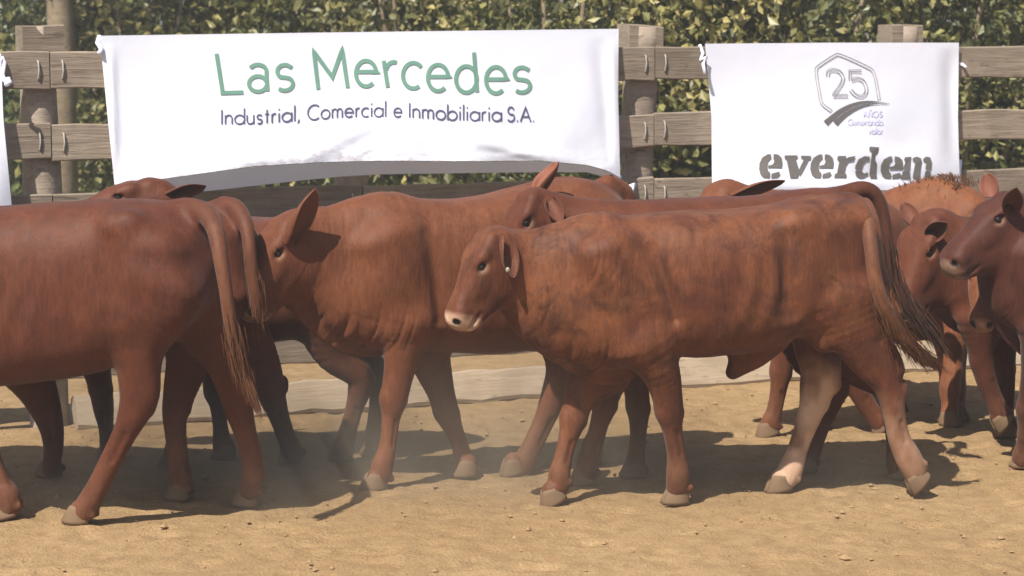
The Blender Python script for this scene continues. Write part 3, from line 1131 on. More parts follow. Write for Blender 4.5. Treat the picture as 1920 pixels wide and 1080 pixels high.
# ------------------------------------------------------------------ cattle: a distance field per animal, skinned to one mesh
class Field:
    def __init__(self, lo, hi, res):
        self.lo = np.array(lo, float)
        self.res = res
        self.n = np.maximum(4, np.ceil((np.array(hi) - self.lo) / res).astype(int) + 1)
        self.F = np.full(tuple(self.n), 0.5, np.float32)
        self.ax = [(self.lo[i] + np.arange(self.n[i]) * res).astype(np.float32) for i in range(3)]

    def box(self, pts, m):
        pts = np.asarray(pts)
        a = np.clip(np.floor((pts.min(0) - m - self.lo) / self.res).astype(int), 0, self.n)
        b = np.clip(np.ceil((pts.max(0) + m - self.lo) / self.res).astype(int) + 1, 0, self.n)
        if np.any(b - a < 1):
            return None
        return tuple(slice(i, j) for i, j in zip(a, b))

    def grids(self, sl, o):
        x = (self.ax[0][sl[0]] - np.float32(o[0]))[:, None, None]
        y = (self.ax[1][sl[1]] - np.float32(o[1]))[None, :, None]
        z = (self.ax[2][sl[2]] - np.float32(o[2]))[None, None, :]
        return x, y, z

    def blend(self, sl, d, k, cut):
        F = self.F[sl]
        if cut:
            d = -d
            h = np.clip(0.5 - 0.5 * (F - d) / k, 0, 1)
            F = F * (1 - h) + d * h + k * h * (1 - h)
        else:
            h = np.clip(0.5 + 0.5 * (F - d) / k, 0, 1)
            F = F * (1 - h) + d * h - k * h * (1 - h)
        self.F[sl] = F

    def bar(self, sl, p0, p1, a0, a1, b0, b1, L, pw):
        """rounded tapered bar; a = half size in the plane, b = half size along L"""
        p0, p1 = np.asarray(p0, float), np.asarray(p1, float)
        v = p1 - p0
        ln = np.linalg.norm(v)
        if ln < 1e-4:
            v, ln = np.array([0, 0, 1e-4]), 1e-4
        ax = v / ln
        Lp = unit(np.asarray(L) - np.dot(L, ax) * ax)
        nn = np.cross(ax, Lp)
        x, y, z = self.grids(sl, p0)
        t = x * ax[0] + y * ax[1] + z * ax[2]
        tc = np.clip(t / ln, 0, 1)
        e = t - tc * ln
        l = x * Lp[0] + y * Lp[1] + z * Lp[2]
        q = x * nn[0] + y * nn[1] + z * nn[2]
        A = a0 + (a1 - a0) * tc
        B = b0 + (b1 - b0) * tc
        R = np.minimum(A, B)
        if pw != 2.0:
            al, aq = np.abs(l / B), np.abs(q / A)
            r2 = (al ** pw + aq ** pw) ** (1 / pw)
            k0 = np.sqrt(r2 ** 2 + (e / R) ** 2) + 1e-5
            gr = np.sqrt((al ** (pw - 1) / B) ** 2 + (aq ** (pw - 1) / A) ** 2) / np.maximum(r2, 1e-3) ** (pw - 1)
            gr = np.maximum(np.where(np.abs(e) > 1e-4, np.maximum(gr, 1 / R), gr), 1.0 / np.maximum(A, B))
            return ((k0 - 1) / gr).astype(np.float32)
        k0 = np.sqrt((l / B) ** 2 + (q / A) ** 2 + (e / R) ** 2)
        k1 = np.sqrt((l / B ** 2) ** 2 + (q / A ** 2) ** 2 + (e / R ** 2) ** 2) + 1e-5
        return np.where(k0 < 0.05, -R, k0 * (k0 - 1) / k1).astype(np.float32)

    def chain(self, nodes, L, k=0.03, cut=False, pw=2.0, sub=4):
        """nodes: (point, a, b); the run is splined, then joined to the rest once"""
        if len(nodes) > 2:
            out = []
            n = len(nodes)
            arr = [np.concatenate([np.asarray(p, float), [a, b]]) for p, a, b in nodes]
            for i in range(n - 1):
                p0, p1, p2, p3 = arr[max(i - 1, 0)], arr[i], arr[i + 1], arr[min(i + 2, n - 1)]
                for j in range(sub):
                    t = j / sub
                    v = 0.5 * (2 * p1 + (p2 - p0) * t + (2 * p0 - 5 * p1 + 4 * p2 - p3) * t * t + (3 * p1 - p0 - 3 * p2 + p3) * t ** 3)
                    out.append((v[:3], max(v[3], .004), max(v[4], .004)))
            out.append((arr[-1][:3], arr[-1][3], arr[-1][4]))
            nodes = out
        pts = np.array([n[0] for n in nodes])
        m = max(max(n[1], n[2]) for n in nodes) + k + 0.02
        big = self.box(pts, m)
        if big is None:
            return
        D = np.full([s.stop - s.start for s in big], 0.4, np.float32)
        for (p, a, b), (q, a2, b2) in zip(nodes[:-1], nodes[1:]):
            sl = self.box([p, q], max(a, a2, b, b2) + k + 0.02)
            if sl is None:
                continue
            loc = tuple(slice(s.start - g.start, s.stop - g.start) for s, g in zip(sl, big))
            D[loc] = np.minimum(D[loc], self.bar(sl, p, q, a, a2, b, b2, L, pw))
        self.blend(big, D, k, cut)

    def ell(self, c, axes, r, k=0.02, cut=False):
        sl = self.box([c], max(r) + k + 0.02)
        if sl is None:
            return
        x, y, z = self.grids(sl, c)
        k0 = 0
        k1 = 0
        for a, ra in zip(axes, r):
            u = x * a[0] + y * a[1] + z * a[2]
            k0 = k0 + (u / ra) ** 2
            k1 = k1 + (u / ra ** 2) ** 2
        k0 = np.sqrt(k0)
        d = np.where(k0 < 0.05, -min(r), k0 * (k0 - 1) / (np.sqrt(k1) + 1e-5)).astype(np.float32)
        self.blend(sl, d, k, cut)

    def mesh(self):
        """surface nets"""
        F = self.F
        neg = F < 0
        nx, ny, nz = F.shape
        cnt = np.zeros((nx - 1, ny - 1, nz - 1), np.int8)
        for dx in (0, 1):
            for dy in (0, 1):
                for dz in (0, 1):
                    cnt += neg[dx:nx - 1 + dx, dy:ny - 1 + dy, dz:nz - 1 + dz]
        act = (cnt > 0) & (cnt < 8)
        ci = np.argwhere(act)
        vid = np.full(act.shape, -1, np.int32)
        vid[act] = np.arange(len(ci))
        acc = np.zeros((len(ci), 3))
        num = np.zeros(len(ci))
        co = [(0, 0, 0), (1, 0, 0), (0, 1, 0), (1, 1, 0), (0, 0, 1), (1, 0, 1), (0, 1, 1), (1, 1, 1)]
        val = {c: F[ci[:, 0] + c[0], ci[:, 1] + c[1], ci[:, 2] + c[2]] for c in co}
        for a in co:
            for d in range(3):
                if a[d]:
                    continue
                b = list(a)
                b[d] = 1
                fa, fb = val[a], val[tuple(b)]
                s = (fa < 0) != (fb < 0)
                t = np.where(s, fa / np.where(s, fa - fb, 1), 0)
                p = np.tile(np.array(a, float), (len(ci), 1))
                p[:, d] += t
                acc[s] += p[s]
                num += s
        V = self.lo + (ci + acc / num[:, None]) * self.res
        Q = []
        for d in range(3):
            o = [1, 1, 1]
            o[d] = 0
            u, w = [(1, 2), (2, 0), (0, 1)][d]
            sa = [slice(1, -1)] * 3
            sb = [slice(1, -1)] * 3
            sa[d] = slice(0, -1)
            sb[d] = slice(1, None)
            na, nb = neg[tuple(sa)], neg[tuple(sb)]
            e = np.argwhere(na != nb)
            if not len(e):
                continue
            inside = na[e[:, 0], e[:, 1], e[:, 2]]
            base = e + np.array([1 if i != d else 0 for i in range(3)])
            def cell(du, dw):
                c = base.copy()
                c[:, u] += du
                c[:, w] += dw
                return vid[c[:, 0], c[:, 1], c[:, 2]]
            q = np.stack([cell(-1, -1), cell(0, -1), cell(0, 0), cell(-1, 0)], -1)
            q[~inside] = q[~inside][:, ::-1]
            Q.append(q)
        Q = np.concatenate(Q)
        Q = Q[(Q >= 0).all(1)]
        return V, Q


def relax(V, Q, it=4, lam=0.5):
    a = np.concatenate([Q[:, 0], Q[:, 1], Q[:, 2], Q[:, 3]])
    b = np.concatenate([Q[:, 1], Q[:, 2], Q[:, 3], Q[:, 0]])
    n = len(V)
    deg = np.bincount(a, minlength=n) + np.bincount(b, minlength=n)
    for i in range(it):
        for f in (lam, -lam * 1.03):
            S = np.stack([np.bincount(a, V[b, k], n) + np.bincount(b, V[a, k], n) for k in range(3)], -1)
            V = V + f * (S / np.maximum(deg, 1)[:, None] - V)
    return V


def vertex_normals(V, Q):
    d1 = V[Q[:, 2]] - V[Q[:, 0]]
    d2 = V[Q[:, 3]] - V[Q[:, 1]]
    fn = np.cross(d1, d2)
    N = np.zeros_like(V)
    for k in range(4):
        for c in range(3):
            N[:, c] += np.bincount(Q[:, k], fn[:, c], len(V))
    return N / (np.linalg.norm(N, axis=1)[:, None] + 1e-12)


def ear_mesh(P0, P1, N, W, cup0=2.0, cup1=0.9, th=0.008, curl=0.1):
    """cupped leaf shaped ear: base P0, tip P1, its hollow opening towards N"""
    P0, P1 = np.asarray(P0, float), np.asarray(P1, float)
    ax = P1 - P0
    L = np.linalg.norm(ax)
    ax = ax / L
    N = unit(np.asarray(N, float) - np.dot(N, ax) * ax)
    S = np.cross(ax, N)
    nt, nj = 14, 10
    rows = []
    for lay in (0, 1):
        for i in range(nt + 1):
            t = i / nt
            w = W * (0.42 * (1 - t) ** 2 + math.sin(math.pi * min(1, (t * 0.93 + 0.07)) ** 1.05) ** 0.62) * (1 if t < 1 else 0.05)
            w = max(w, 0.003)
            cup = cup0 + (cup1 - cup0) * min(1, t * 1.3)
            R = w / cup
            c = P0 + ax * L * t + N * (-curl * L * math.sin(math.pi * t) * 0.6)
            for j in range(nj + 1):
                phi = (2 * j / nj - 1) * cup
                edge = 1 - abs(2 * j / nj - 1) ** 4
                nrm = -S * math.sin(phi) + N * math.cos(phi)
                p = c + S * R * math.sin(phi) + N * R * (1 - math.cos(phi))
                if lay:
                    p = p - nrm * th * (0.25 + 0.75 * edge) * (1 - 0.6 * t)
                rows.append(p)
    n = nj + 1
    off = (nt + 1) * n
    Q = []
    for i in range(nt):
        for j in range(nj):
            a = i * n + j
            Q.append((a, a + 1, a + n + 1, a + n))
            Q.append((off + a, off + a + n, off + a + n + 1, off + a + 1))
        Q.append((i * n, i * n + n, off + i * n + n, off + i * n))
        a = i * n + nj
        Q.append((a, off + a, off + a + n, a + n))
    for j in range(nj):
        a = nt * n + j
        Q.append((a, a + 1, off + a + 1, off + a))
    inner = np.concatenate([np.ones(off), np.zeros(off)])
    return np.array(rows), np.array(Q), inner


def hoof_mesh():
    """two claws side by side, toe along +X, sole at z=0"""
    parts = []
    for s in (-1, 1):
        V, Q = [], []
        rings = [(0.0, 0.060, 0.052, 0.0235), (0.014, 0.062, 0.053, 0.0240), (0.035, 0.050, 0.050, 0.0225), (0.056, 0.036, 0.045, 0.0205), (0.070, 0.024, 0.040, 0.018)]
        m = 12
        for (z, toe, heel, w) in rings:
            for k in range(m):
                a = 2 * math.pi * k / m
                c, sn = math.cos(a), math.sin(a)
                x = (toe if c > 0 else heel) * c
                x *= (1 - 0.12 * abs(sn))
                y = w * sn
                y = y * (1 - 0.30 * max(0, c) ** 2) + s * 0.0235 + (-s) * 0.007 * max(0, c) ** 2
                V.append((x, y, z + (0.004 if z > 0.05 else 0) * c))
        for i in range(len(rings) - 1):
            for k in range(m):
                a, b = i * m + k, i * m + (k + 1) % m
                Q.append((a, b, b + m, a + m))
        V.append((0, s * 0.0235, 0.002))
        V.append((-0.005, s * 0.0235, 0.076))
        e = len(V)
        T = [(e - 2, (k + 1) % m, k) for k in range(m)] + [(e - 1, 4 * m + k, 4 * m + (k + 1) % m) for k in range(m)]
        parts.append((V, Q, T))
    return merge(parts)


HV, HQ, HT = hoof_mesh()
HOOF = np_mesh('hoof', HV, HQ, HT)
HOOF.materials.append(M['hoof'])


def ball_mesh(r, m=12, n=8):
    V, Q, T = [], [], []
    for i in range(1, n):
        for k in range(m):
            t, p = math.pi * i / n, 2 * math.pi * k / m
            V.append((r * math.sin(t) * math.cos(p), r * math.sin(t) * math.sin(p), r * math.cos(t)))
    for i in range(n - 2):
        for k in range(m):
            a, b = i * m + k, i * m + (k + 1) % m
            Q.append((a, a + m, b + m, b))
    V += [(0, 0, r), (0, 0, -r)]
    e = len(V)
    for k in range(m):
        T.append((e - 2, k, (k + 1) % m))
        T.append((e - 1, (n - 2) * m + (k + 1) % m, (n - 2) * m + k))
    return np_mesh('eye', V, Q, T)


EYE = ball_mesh(0.0148)
EYE.materials.append(M['eye'])


def auto_front(T, sole, s, face, bend=0.0, wk=1.0):
    x0, y0 = T
    x1, y1 = sole
    out = []
    for f, h, w, o in ((0, .115, .085, 0), (.2, .085, .07, 0), (.40, .062, .055, 0), (.53, .054, .047, .5), (.63, .038, .036, .4),
                       (.78, .036, .033, .2), (.885, .046, .042, .1), (.94, .042, .04, 0)):
        out.append((x0 + (x1 - x0) * f + face * o * bend * s, y0 + (y1 - y0) * f, h * s * wk, w * wk))
    return out


def auto_hind(T, sole, s, face, wk=1.0):
    x0, y0 = T
    x1, y1 = sole
    out = []
    for f, h, w, o in ((0, .20, .10, .02), (.18, .15, .088, .05), (.34, .10, .066, .02), (.47, .066, .05, -.08), (.56, .056, .044, -.085),
                       (.68, .042, .036, -.06), (.80, .041, .036, -.035), (.89, .048, .042, -.015), (.94, .043, .04, 0)):
        out.append((x0 + (x1 - x0) * f + face * o * s, y0 + (y1 - y0) * f, h * s * wk, w * wk))
    return out


def build_cow(sp):
    face = sp.get('face', -1)
    yaw = math.radians(sp.get('yaw', 0))
    G = ground(*sp['base'])
    s = FPX / G[1]
    fw = np.array([face * math.cos(yaw), -math.sin(yaw), 0.0])
    L = np.array([-fw[1] * -face, 0, 0])
    L = np.cross(ZUP, fw)
    if L[1] > 0:
        L = -L
    res = sp.get('res', 0.012)

    def pt(px, py, off=0.0):
        return hit(px, py, G + L * off, L)

    root = thing('cow', sp['label'], 'cow', G, 'red brown cattle walking past the fence')

    # ---- gather all bars first to size the field
    bars, ells = [], []          # bar: p0,p1,a0,a1,b0,b1,L,k,cut
    pal = []                     # pale legs: list of (points, radius, amount)

    def chain(nodes, k0, LL=L, pw=2.0, cut=False):
        bars.append((nodes, LL, k0, cut, pw))

    ppm = s
    tr = []
    for (x, t, b, w) in sp['trunk']:
        P, Qb = pt(x, t), pt(x, b)
        tr.append(((P + Qb) / 2, np.linalg.norm(P - Qb) / 2, w))
    chain(tr, 0.03, L, 2.7)
    nk = []
    for (x, y, h, w, *o) in sp['neck']:
        nk.append((pt(x, y, o[0] if o else 0), h / ppm, w))
    chain(nk, 0.09, L, 2.3)
    for mus in sp.get('muscle', []):
        (x0, y0, h0, x1, y1, h1, w, off) = mus[:8]
        k = mus[8] if len(mus) > 8 else 0.05
        for sd in (1, -1):
            chain([(pt(x0, y0, off * sd), h0 / ppm, w), (pt(x1, y1, off * sd), h1 / ppm, w)], k)
    for ex in sp.get('extra', []):          # thin flaps, dewlaps, hump
        pts, k = ex
        chain([(pt(x, y, o[0] if o else 0), h / ppm, w) for (x, y, h, w, *o) in pts], k)
    for gr in sp.get('groove', []):         # hollows between muscles
        (x0, y0, x1, y1, h, w, off) = gr
        for sd in (1, -1):
            chain([(pt(x0, y0, off * sd), h / ppm, w), (pt(x1, y1, off * sd), h / ppm, w)], 0.045, L, 2.0, True)

    hooves = []
    for lg in sp['legs']:
        off0 = lg['off']
        if 'soff' in lg:
            S = pt(*lg['sole'], lg['soff'])
            off1 = lg['soff']
        else:
            S = ground(*lg['sole'])
            off1 = float(np.dot(S - G, L))
        if abs(off1) > 0.42:
            print('LEG OFF', sp['tag'], lg['sole'], round(off1, 2))
        tilt = math.radians(lg.get('tilt', 0))
        X = fw * math.cos(tilt) - ZUP * math.sin(tilt)
        Zh = ZUP * math.cos(tilt) + fw * math.sin(tilt)
        hs = lg.get('hs', 1.0)
        nd = lg['n']
        y0, y1 = nd[0][1], lg['sole'][1]
        nodes = []
        for (x, y, h, w) in nd:
            f = max(0, min(1, (y - y0) / (y1 - y0)))
            nodes.append((pt(x, y, off0 + (off1 - off0) * f), h / ppm, w))
        top = S + Zh * 0.055 * hs - X * 0.012
        nodes.append((top, 0.040 * hs, 0.040 * hs))
        chain(nodes, 0.045, L, 2.2)
        fet = nodes[-3][0] if len(nodes) > 3 else nodes[-2][0]
        fet = nodes[-2][0]
        for sd in (-1, 1):
            ells.append((fet - X * 0.046 - Zh * 0.004 + L * sd * 0.019, (X, L, Zh), (0.016, 0.013, 0.018), 0.008, False))
        if len(nodes) >= 7:
            hk = lg.get('hk', len(nodes) - 6)
            (pa, aa, ba), (pb, ab, bb), (pk, ak, bk) = nodes[hk + 1], nodes[hk + 2], nodes[hk]
            for sd in (-1, 1):                             # hollow between cannon bone and tendon
                chain([(pa - fw * aa * .30 + L * sd * (ba + .009), .007, .015), (pb - fw * ab * .30 + L * sd * (bb + .008), .006, .013)], 0.016, L, 2.0, True)
            if nd[0][2] / ppm < .135:
                ells.append((pk + fw * ak * .45 + ZUP * .01, (fw, L, ZUP), (.030, .036, .042), 0.02, False))
                ells.append((pk - fw * ak * .75 - ZUP * .005, (fw, L, ZUP), (.016, .020, .026), 0.015, False))
            else:
                ells.append((pk - fw * ak * .95 + ZUP * .03, (fw, L, ZUP), (.020, .019, .040), 0.02, False))
        pal.append((np.array([n[0] for n in nodes[2:]]), lg.get('pale', 0.35), lg.get('palefrom', 0.40), lg.get('cream', 0)))
        hooves.append((S, X, Zh, hs))

    if sp.get('tail'):
        tn = sp['tail']['n'][:4]
        chain([(pt(x, y, o), r * .9, r * .9) for (x, y, o, r) in tn], 0.05)

    # ---- head
    hd = sp['head']
    O, Mz = pt(*hd['O']), pt(*hd['M'])
    ax = Mz - O
    Lh = np.linalg.norm(ax)
    ax = ax / Lh
    upv = unit(np.asarray(hd.get('up', (0, 0, 1)), float))
    dor = unit(upv - np.dot(upv, ax) * ax)
    lat = np.cross(dor, ax)
    if np.dot(lat, np.array([0, -1, 0])) < 0:
        lat = -lat
    hw = hd.get('w', 1.0)

    def hp(x, y, z):
        return O + (ax * x + lat * y * hw + dor * z) * Lh

    prof = [(0.00, -.115, .160, .165), (.10, -.150, .230, .205), (.22, -.190, .290, .225), (.36, -.215, .315, .215), (.52, -.222, .292, .190),
            (.68, -.205, .245, .168), (.82, -.180, .196, .164), (.90, -.170, .162, .164)]
    hn = [(hp(x, 0, z), h * Lh, w * Lh * hw) for (x, z, h, w) in prof]
    chain(hn, 0.05, lat, 3.2)
    HAX = (ax, lat, dor)

    def he(x, y, z, rx, ry, rz, k=0.02, cut=False):
        for sd in (1, -1):
            ells.append((hp(x, y * sd, z), HAX, (rx * Lh, ry * Lh, rz * Lh), k, cut))
    he(.36, .125, -.310, .24, .085, .180, 0.03)            # jaw angle / cheek muscle
    he(.24, .165, .030, .11, .055, .050, 0.03)             # brow ridge
    he(.03, .09, .015, .07, .08, .06, 0.03)                # poll
    he(.47, .140, -.120, .14, .040, .05, 0.04)            # cheek bone
    he(.34, .202, -.005, .055, .032, .036, 0.012, True)    # eye socket
    he(.88, .105, -.110, .085, .062, .070, 0.02)           # nostril wings
    he(.99, .105, -.105, .045, .028, .034, 0.006, True)   # nostrils
    he(.88, .06, -.310, .11, .085, .050, 0.02)             # lower lip
    for sd in (1, -1):                                     # mouth slit
        chain([(hp(1.0, .11 * sd, -.262), .010 * Lh, .030 * Lh), (hp(.78, .176 * sd, -.288), .009 * Lh, .022 * Lh)], 0.016, lat, 2.0, True)
    chain([(hp(.30, 0, -.42), .07 * Lh, .14 * Lh), (hp(.80, 0, -.325), .050 * Lh, .11 * Lh)], 0.03, lat, 2.5)

    eye_c = [hp(.34, .168 * sd, -.006) for sd in (1, -1)]
    for sd in (1, -1):                                     # eyelids
        ells.append((hp(.325, .194 * sd, .026), HAX, (.062 * Lh, .032 * Lh, .023 * Lh), 0.006, False))
        ells.append((hp(.350, .188 * sd, -.034), HAX, (.058 * Lh, .030 * Lh, .018 * Lh), 0.006, False))

    pts = np.array([n[0] for b in bars for n in b[0]] + [e[0] for e in ells])
    rr = np.array([max(n[1], n[2]) for b in bars for n in b[0]] + [max(e[2]) for e in ells])
    lo = (pts - rr[:, None]).min(0) - 0.04
    hi = (pts + rr[:, None]).max(0) + 0.04
    F = Field(lo, hi, res)
    for cutting in (False, True):
        for (nodes, LL, k, cut, pw) in bars:
            if cut == cutting:
                F.chain(nodes, LL, k, cut, pw)
        for e in ells:
            if e[4] == cutting:
                F.ell(*e)
    V, Q = F.mesh()
    del F
    V = relax(V, Q, 5)
    N = vertex_normals(V, Q)
    # ---- relief: muscle unevenness, ribs and skin folds
    loc = V - G
    u = loc @ fw
    z = loc[:, 2]
    lt = loc @ L
    ph = sp.get('seed', 1) * 1.7
    disp = 0.0035 * np.sin(u * 11 + ph + 2.0 * np.sin(z * 5 + ph)) * np.sin(z * 9 + 1.3 * np.sin(u * 6 + ph))
    disp += 0.0035 * vnoise2(u * 9 + 40, z * 7 + 40 + 3 * np.sign(lt), sp.get('seed', 1))
    disp *= np.clip((z - 0.45) / 0.25, 0, 1)
    disp += 0.0009 * vnoise2(u * 26 + 40, z * 19 + 40 + 5 * lt, sp.get('seed', 1) + 3) * np.clip((z - 0.5) / 0.2, 0, 1)
    rb = sp.get('ribs')
    if rb:
        c = pt(*rb[:2])
        du, dz = (loc - (c - G)) @ fw, (V - c)[:, 2]
        mk = np.exp(-(du / rb[2]) ** 2 - (dz / rb[3]) ** 2)
        disp += rb[4] * mk * np.sin(du * 62 + dz * 14 + 2 * vnoise2(du * 5, dz * 5, 8))
    for (x, y, ru, rz, amp, lam, slant) in sp.get('folds', []):
        c = pt(x, y)
        du, dz = (V - c) @ fw, (V - c)[:, 2]
        mk = np.exp(-(du / ru) ** 2 - (dz / rz) ** 2)
        wx = (du + slant * dz) / lam + 0.55 * vnoise2(du * 9 + 30, dz * 7 + 30, 21)
        n1 = vnoise2(wx * 1.0 + 50, dz / lam * 0.16 + 50, sp.get('seed', 1) + 31)
        n2 = vnoise2(wx * 2.1 + 90, dz / lam * 0.30 + 90, sp.get('seed', 1) + 37)
        disp += amp * mk * (0.6 - 1.5 * np.clip(1 - np.abs(n1) * 2.6, 0, 1) ** 1.5 - 0.6 * np.clip(1 - np.abs(n2) * 3, 0, 1) ** 1.5)
    V = V + N * disp[:, None]

    # ---- colour masks: R dusty/pale leg, G pale muzzle, B dark, A ear lining
    mask = np.zeros((len(V), 4), np.float32)
    for P, amt, pf, cream in pal:
        for a, b in zip(P[:-1], P[1:]):
            ab = b - a
            t = np.clip(((V - a) @ ab) / (ab @ ab), 0, 1)
            d = np.linalg.norm(V - (a + t[:, None] * ab), axis=1)
            m = np.clip((0.12 - d) / 0.05, 0, 1) * amt * np.clip((pf - z) / 0.22, 0, 1)
            mask[:, 0] = np.maximum(mask[:, 0], m)
            if cream:
                mask[:, 1] = np.maximum(mask[:, 1], cream * np.clip((0.12 - d) / 0.05, 0, 1) * np.clip((pf - z + 0.05 * vnoise2(u * 12 + 9, z * 12 + 9, 61)) / 0.14, 0, 1) * np.clip(0.72 + 0.75 * vnoise2(u * 17 + 20 + lt * 9, z * 9 + 20, 77) + 0.3 * vnoise2(u * 45 + 20, z * 30 + 20, 78), 0.1, 1.1))
    hl = V - O
    hx, hy, hz = hl @ ax / Lh, hl @ lat / Lh / hw, hl @ dor / Lh
    inh = (np.abs(hy) < 0.5) & (np.abs(hz + 0.1) < 0.6) & (hx > -0.1) & (hx < 1.3)
    mzl = np.clip((hx - hd.get('pale_from', .86) - 0.35 * np.clip(hz + .25, 0, 1)) / 0.10, 0, 1) * hd.get('pale', 0.5) * inh * (0.75 + 0.35 * vnoise2(hx * 22 + 9, hz * 22 + hy * 13 + 9, 5))
    mask[:, 1] = np.maximum(mask[:, 1], mzl)
    for e in eye_c:
        d = np.linalg.norm(V - e, axis=1)
        mask[:, 1] = np.maximum(mask[:, 1], 0.45 * hd.get('eye_ring', 0.35) * np.clip((0.042 - d) / 0.015, 0, 1) * np.clip((-hz - 0.0) / .03, 0, 1))
        mask[:, 2] = np.maximum(mask[:, 2], 0.7 * np.clip((0.022 - d) / 0.007, 0, 1))
    for sd in (1, -1):
        d = np.linalg.norm(V - hp(.98, .105 * sd, -.105), axis=1)
        mask[:, 2] = np.maximum(mask[:, 2], np.clip((0.022 - d) / 0.006, 0, 1))
    mo = np.clip(1 - np.abs(hz + .262 + 0.10 * (1 - hx)) / 0.016, 0, 1) * ((hx > .72) & (hx < 1.1) & (np.abs(hy) > .03))
    mask[:, 2] = np.maximum(mask[:, 2], 0.3 * mo)

    parts_v, parts_q, parts_m = [V], [Q], [mask]
    cnt = len(V)

    def join(v, q, m):
        nonlocal cnt
        parts_v.append(v)
        parts_q.append(np.asarray(q) + cnt)
        parts_m.append(m)
        cnt += len(v)

    for er in sp.get('ears', []):
        P0, P1 = pt(*er['b']), pt(*er['t'])
        v, q, inn = ear_mesh(P0, P1, er['n'], er['w'], er.get('cup', (2.0, 0.9))[0], er.get('cup', (2.0, 0.9))[1])
        m = np.zeros((len(v), 4), np.float32)
        m[:, 3] = inn * er.get('pink', 0.6)
        m[:, 2] = 0.25 * inn * (1 - er.get('pink', 0.6))
        join(v, q, m)
    tl = sp.get('tail')
    if tl:
        P = [pt(x, y, o) for (x, y, o, r) in tl['n']]
        R = [r for (*_, r) in tl['n']]
        # smooth the centre line
        PP, RR = [], []
        for i in range(len(P) - 1):
            p0, p1, p2, p3 = P[max(i - 1, 0)], P[i], P[i + 1], P[min(i + 2, len(P) - 1)]
            for t in (0, .25, .5, .75):
                PP.append(0.5 * (2 * p1 + (p2 - p0) * t + (2 * p0 - 5 * p1 + 4 * p2 - p3) * t * t + (3 * p1 - p0 - 3 * p2 + p3) * t ** 3))
                RR.append(R[i] + (R[i + 1] - R[i]) * t)
        PP.append(P[-1])
        RR.append(R[-1])
        v, q, t = tube(list(zip(PP, RR)), 12, closed=False)
        m = np.zeros((len(v), 4), np.float32)
        m[:, 2] = np.repeat(np.linspace(0, tl.get('dark', 0.0), len(PP)), 12)
        m[:, 0] = np.repeat(np.linspace(0, tl.get('light', 0.0), len(PP)), 12)
        join(v, q, m)
        # switch of long hair
        n0 = tl.get('hair_from', len(PP) // 2)
        sw = []
        for _ in range(tl.get('hairs', 90)):
            i = RNG.integers(n0, len(PP) - 1)
            st = PP[i] + RNG.normal(0, 1, 3) * RR[i] * 0.6
            d = unit(PP[min(i + 2, len(PP) - 1)] - PP[i - 1])
            ln = tl.get('hair_len', 0.22) * RNG.uniform(0.6, 1.15)
            sp_ = RNG.normal(0, tl.get('spread', 0.10), 3)
            e1 = st + (d + sp_ * 0.4) * ln * 0.5
            e2 = st + (d + sp_) * ln + np.array([0, 0, -0.02])
            sw.append(tube([(st, 0.002), (e1, 0.002), (e2, 0.0006)], 4, closed=False))
        sv, sq, stt = merge(sw)
        put('tail_switch', np_mesh('tail_switch', sv - G, sq, stt), M[tl.get('mat', 'hair_light')], root)
    if sp.get('tuft'):
        tp = np.array([pt(x, y) for x, y in sp['tuft']])
        hs_ = []
        for _ in range(300):
            f = RNG.uniform(0, len(tp) - 1.001)
            i = int(f)
            st = tp[i] + (tp[i + 1] - tp[i]) * (f - i) + L * RNG.normal(0, .05) + np.array([0, 0, -0.015])
            d = unit(np.array([0, 0, 1.0]) + L * RNG.normal(0, .35) + fw * RNG.normal(-.2, .4))
            hs_.append(tube([(st, 0.0022), (st + d * .018, 0.002), (st + d * RNG.uniform(.020, .034) - fw * .008, 0.0006)], 3, closed=False))
        tv, tq, tt_ = merge(hs_)
        put('hump_hair', np_mesh('hump_hair', tv - G, tq, tt_), M['hair_light'], root)['kind'] = 'stuff'
    AV = np.concatenate(parts_v)
    AQ = np.concatenate(parts_q)
    AM = np.concatenate(parts_m)
    me = np_mesh('body', AV - G, AQ)
    set_color(me, 'mask', AM)
    put('body', me, M[sp['coat']], root)
    for e in eye_c:
        o = put('eye', EYE, None, root)
        o.location = tuple(e - G)
    for (S, X, Zh, hs) in hooves:
        o = put('hoof', HOOF, None, root)
        Y = np.cross(Zh, X)
        from mathutils import Matrix
        mt = Matrix(((X[0] * hs, Y[0] * hs, Zh[0] * hs, S[0] - G[0]), (X[1] * hs, Y[1] * hs, Zh[1] * hs, S[1] - G[1]),
                     (X[2] * hs, Y[2] * hs, Zh[2] * hs, S[2] - G[2]), (0, 0, 0, 1)))
        o.matrix_local = mt
    for (x, y, off, r) in sp.get('tags', []):
        c = pt(x, y, off)
        m2 = 14
        V2 = [(0, 0.003, 0), (0, -0.003, 0)]
        for k in range(m2):
            a = 2 * math.pi * k / m2
            V2 += [(r * 0.75 * math.cos(a), 0.003, r * math.sin(a)), (r * 0.75 * math.cos(a), -0.003, r * math.sin(a))]
        T2, Q2 = [], []
        for k in range(m2):
            a, b = 2 + 2 * k, 2 + 2 * ((k + 1) % m2)
            T2 += [(0, b, a), (1, a + 1, b + 1)]
            Q2.append((a, b, b + 1, a + 1))
        o = put('ear_tag', np_mesh('ear_tag', V2, Q2, T2), M['tag'], root)
        o.location = tuple(c - G)
    return root


S10 = 4600 / 10.0
COWS = []
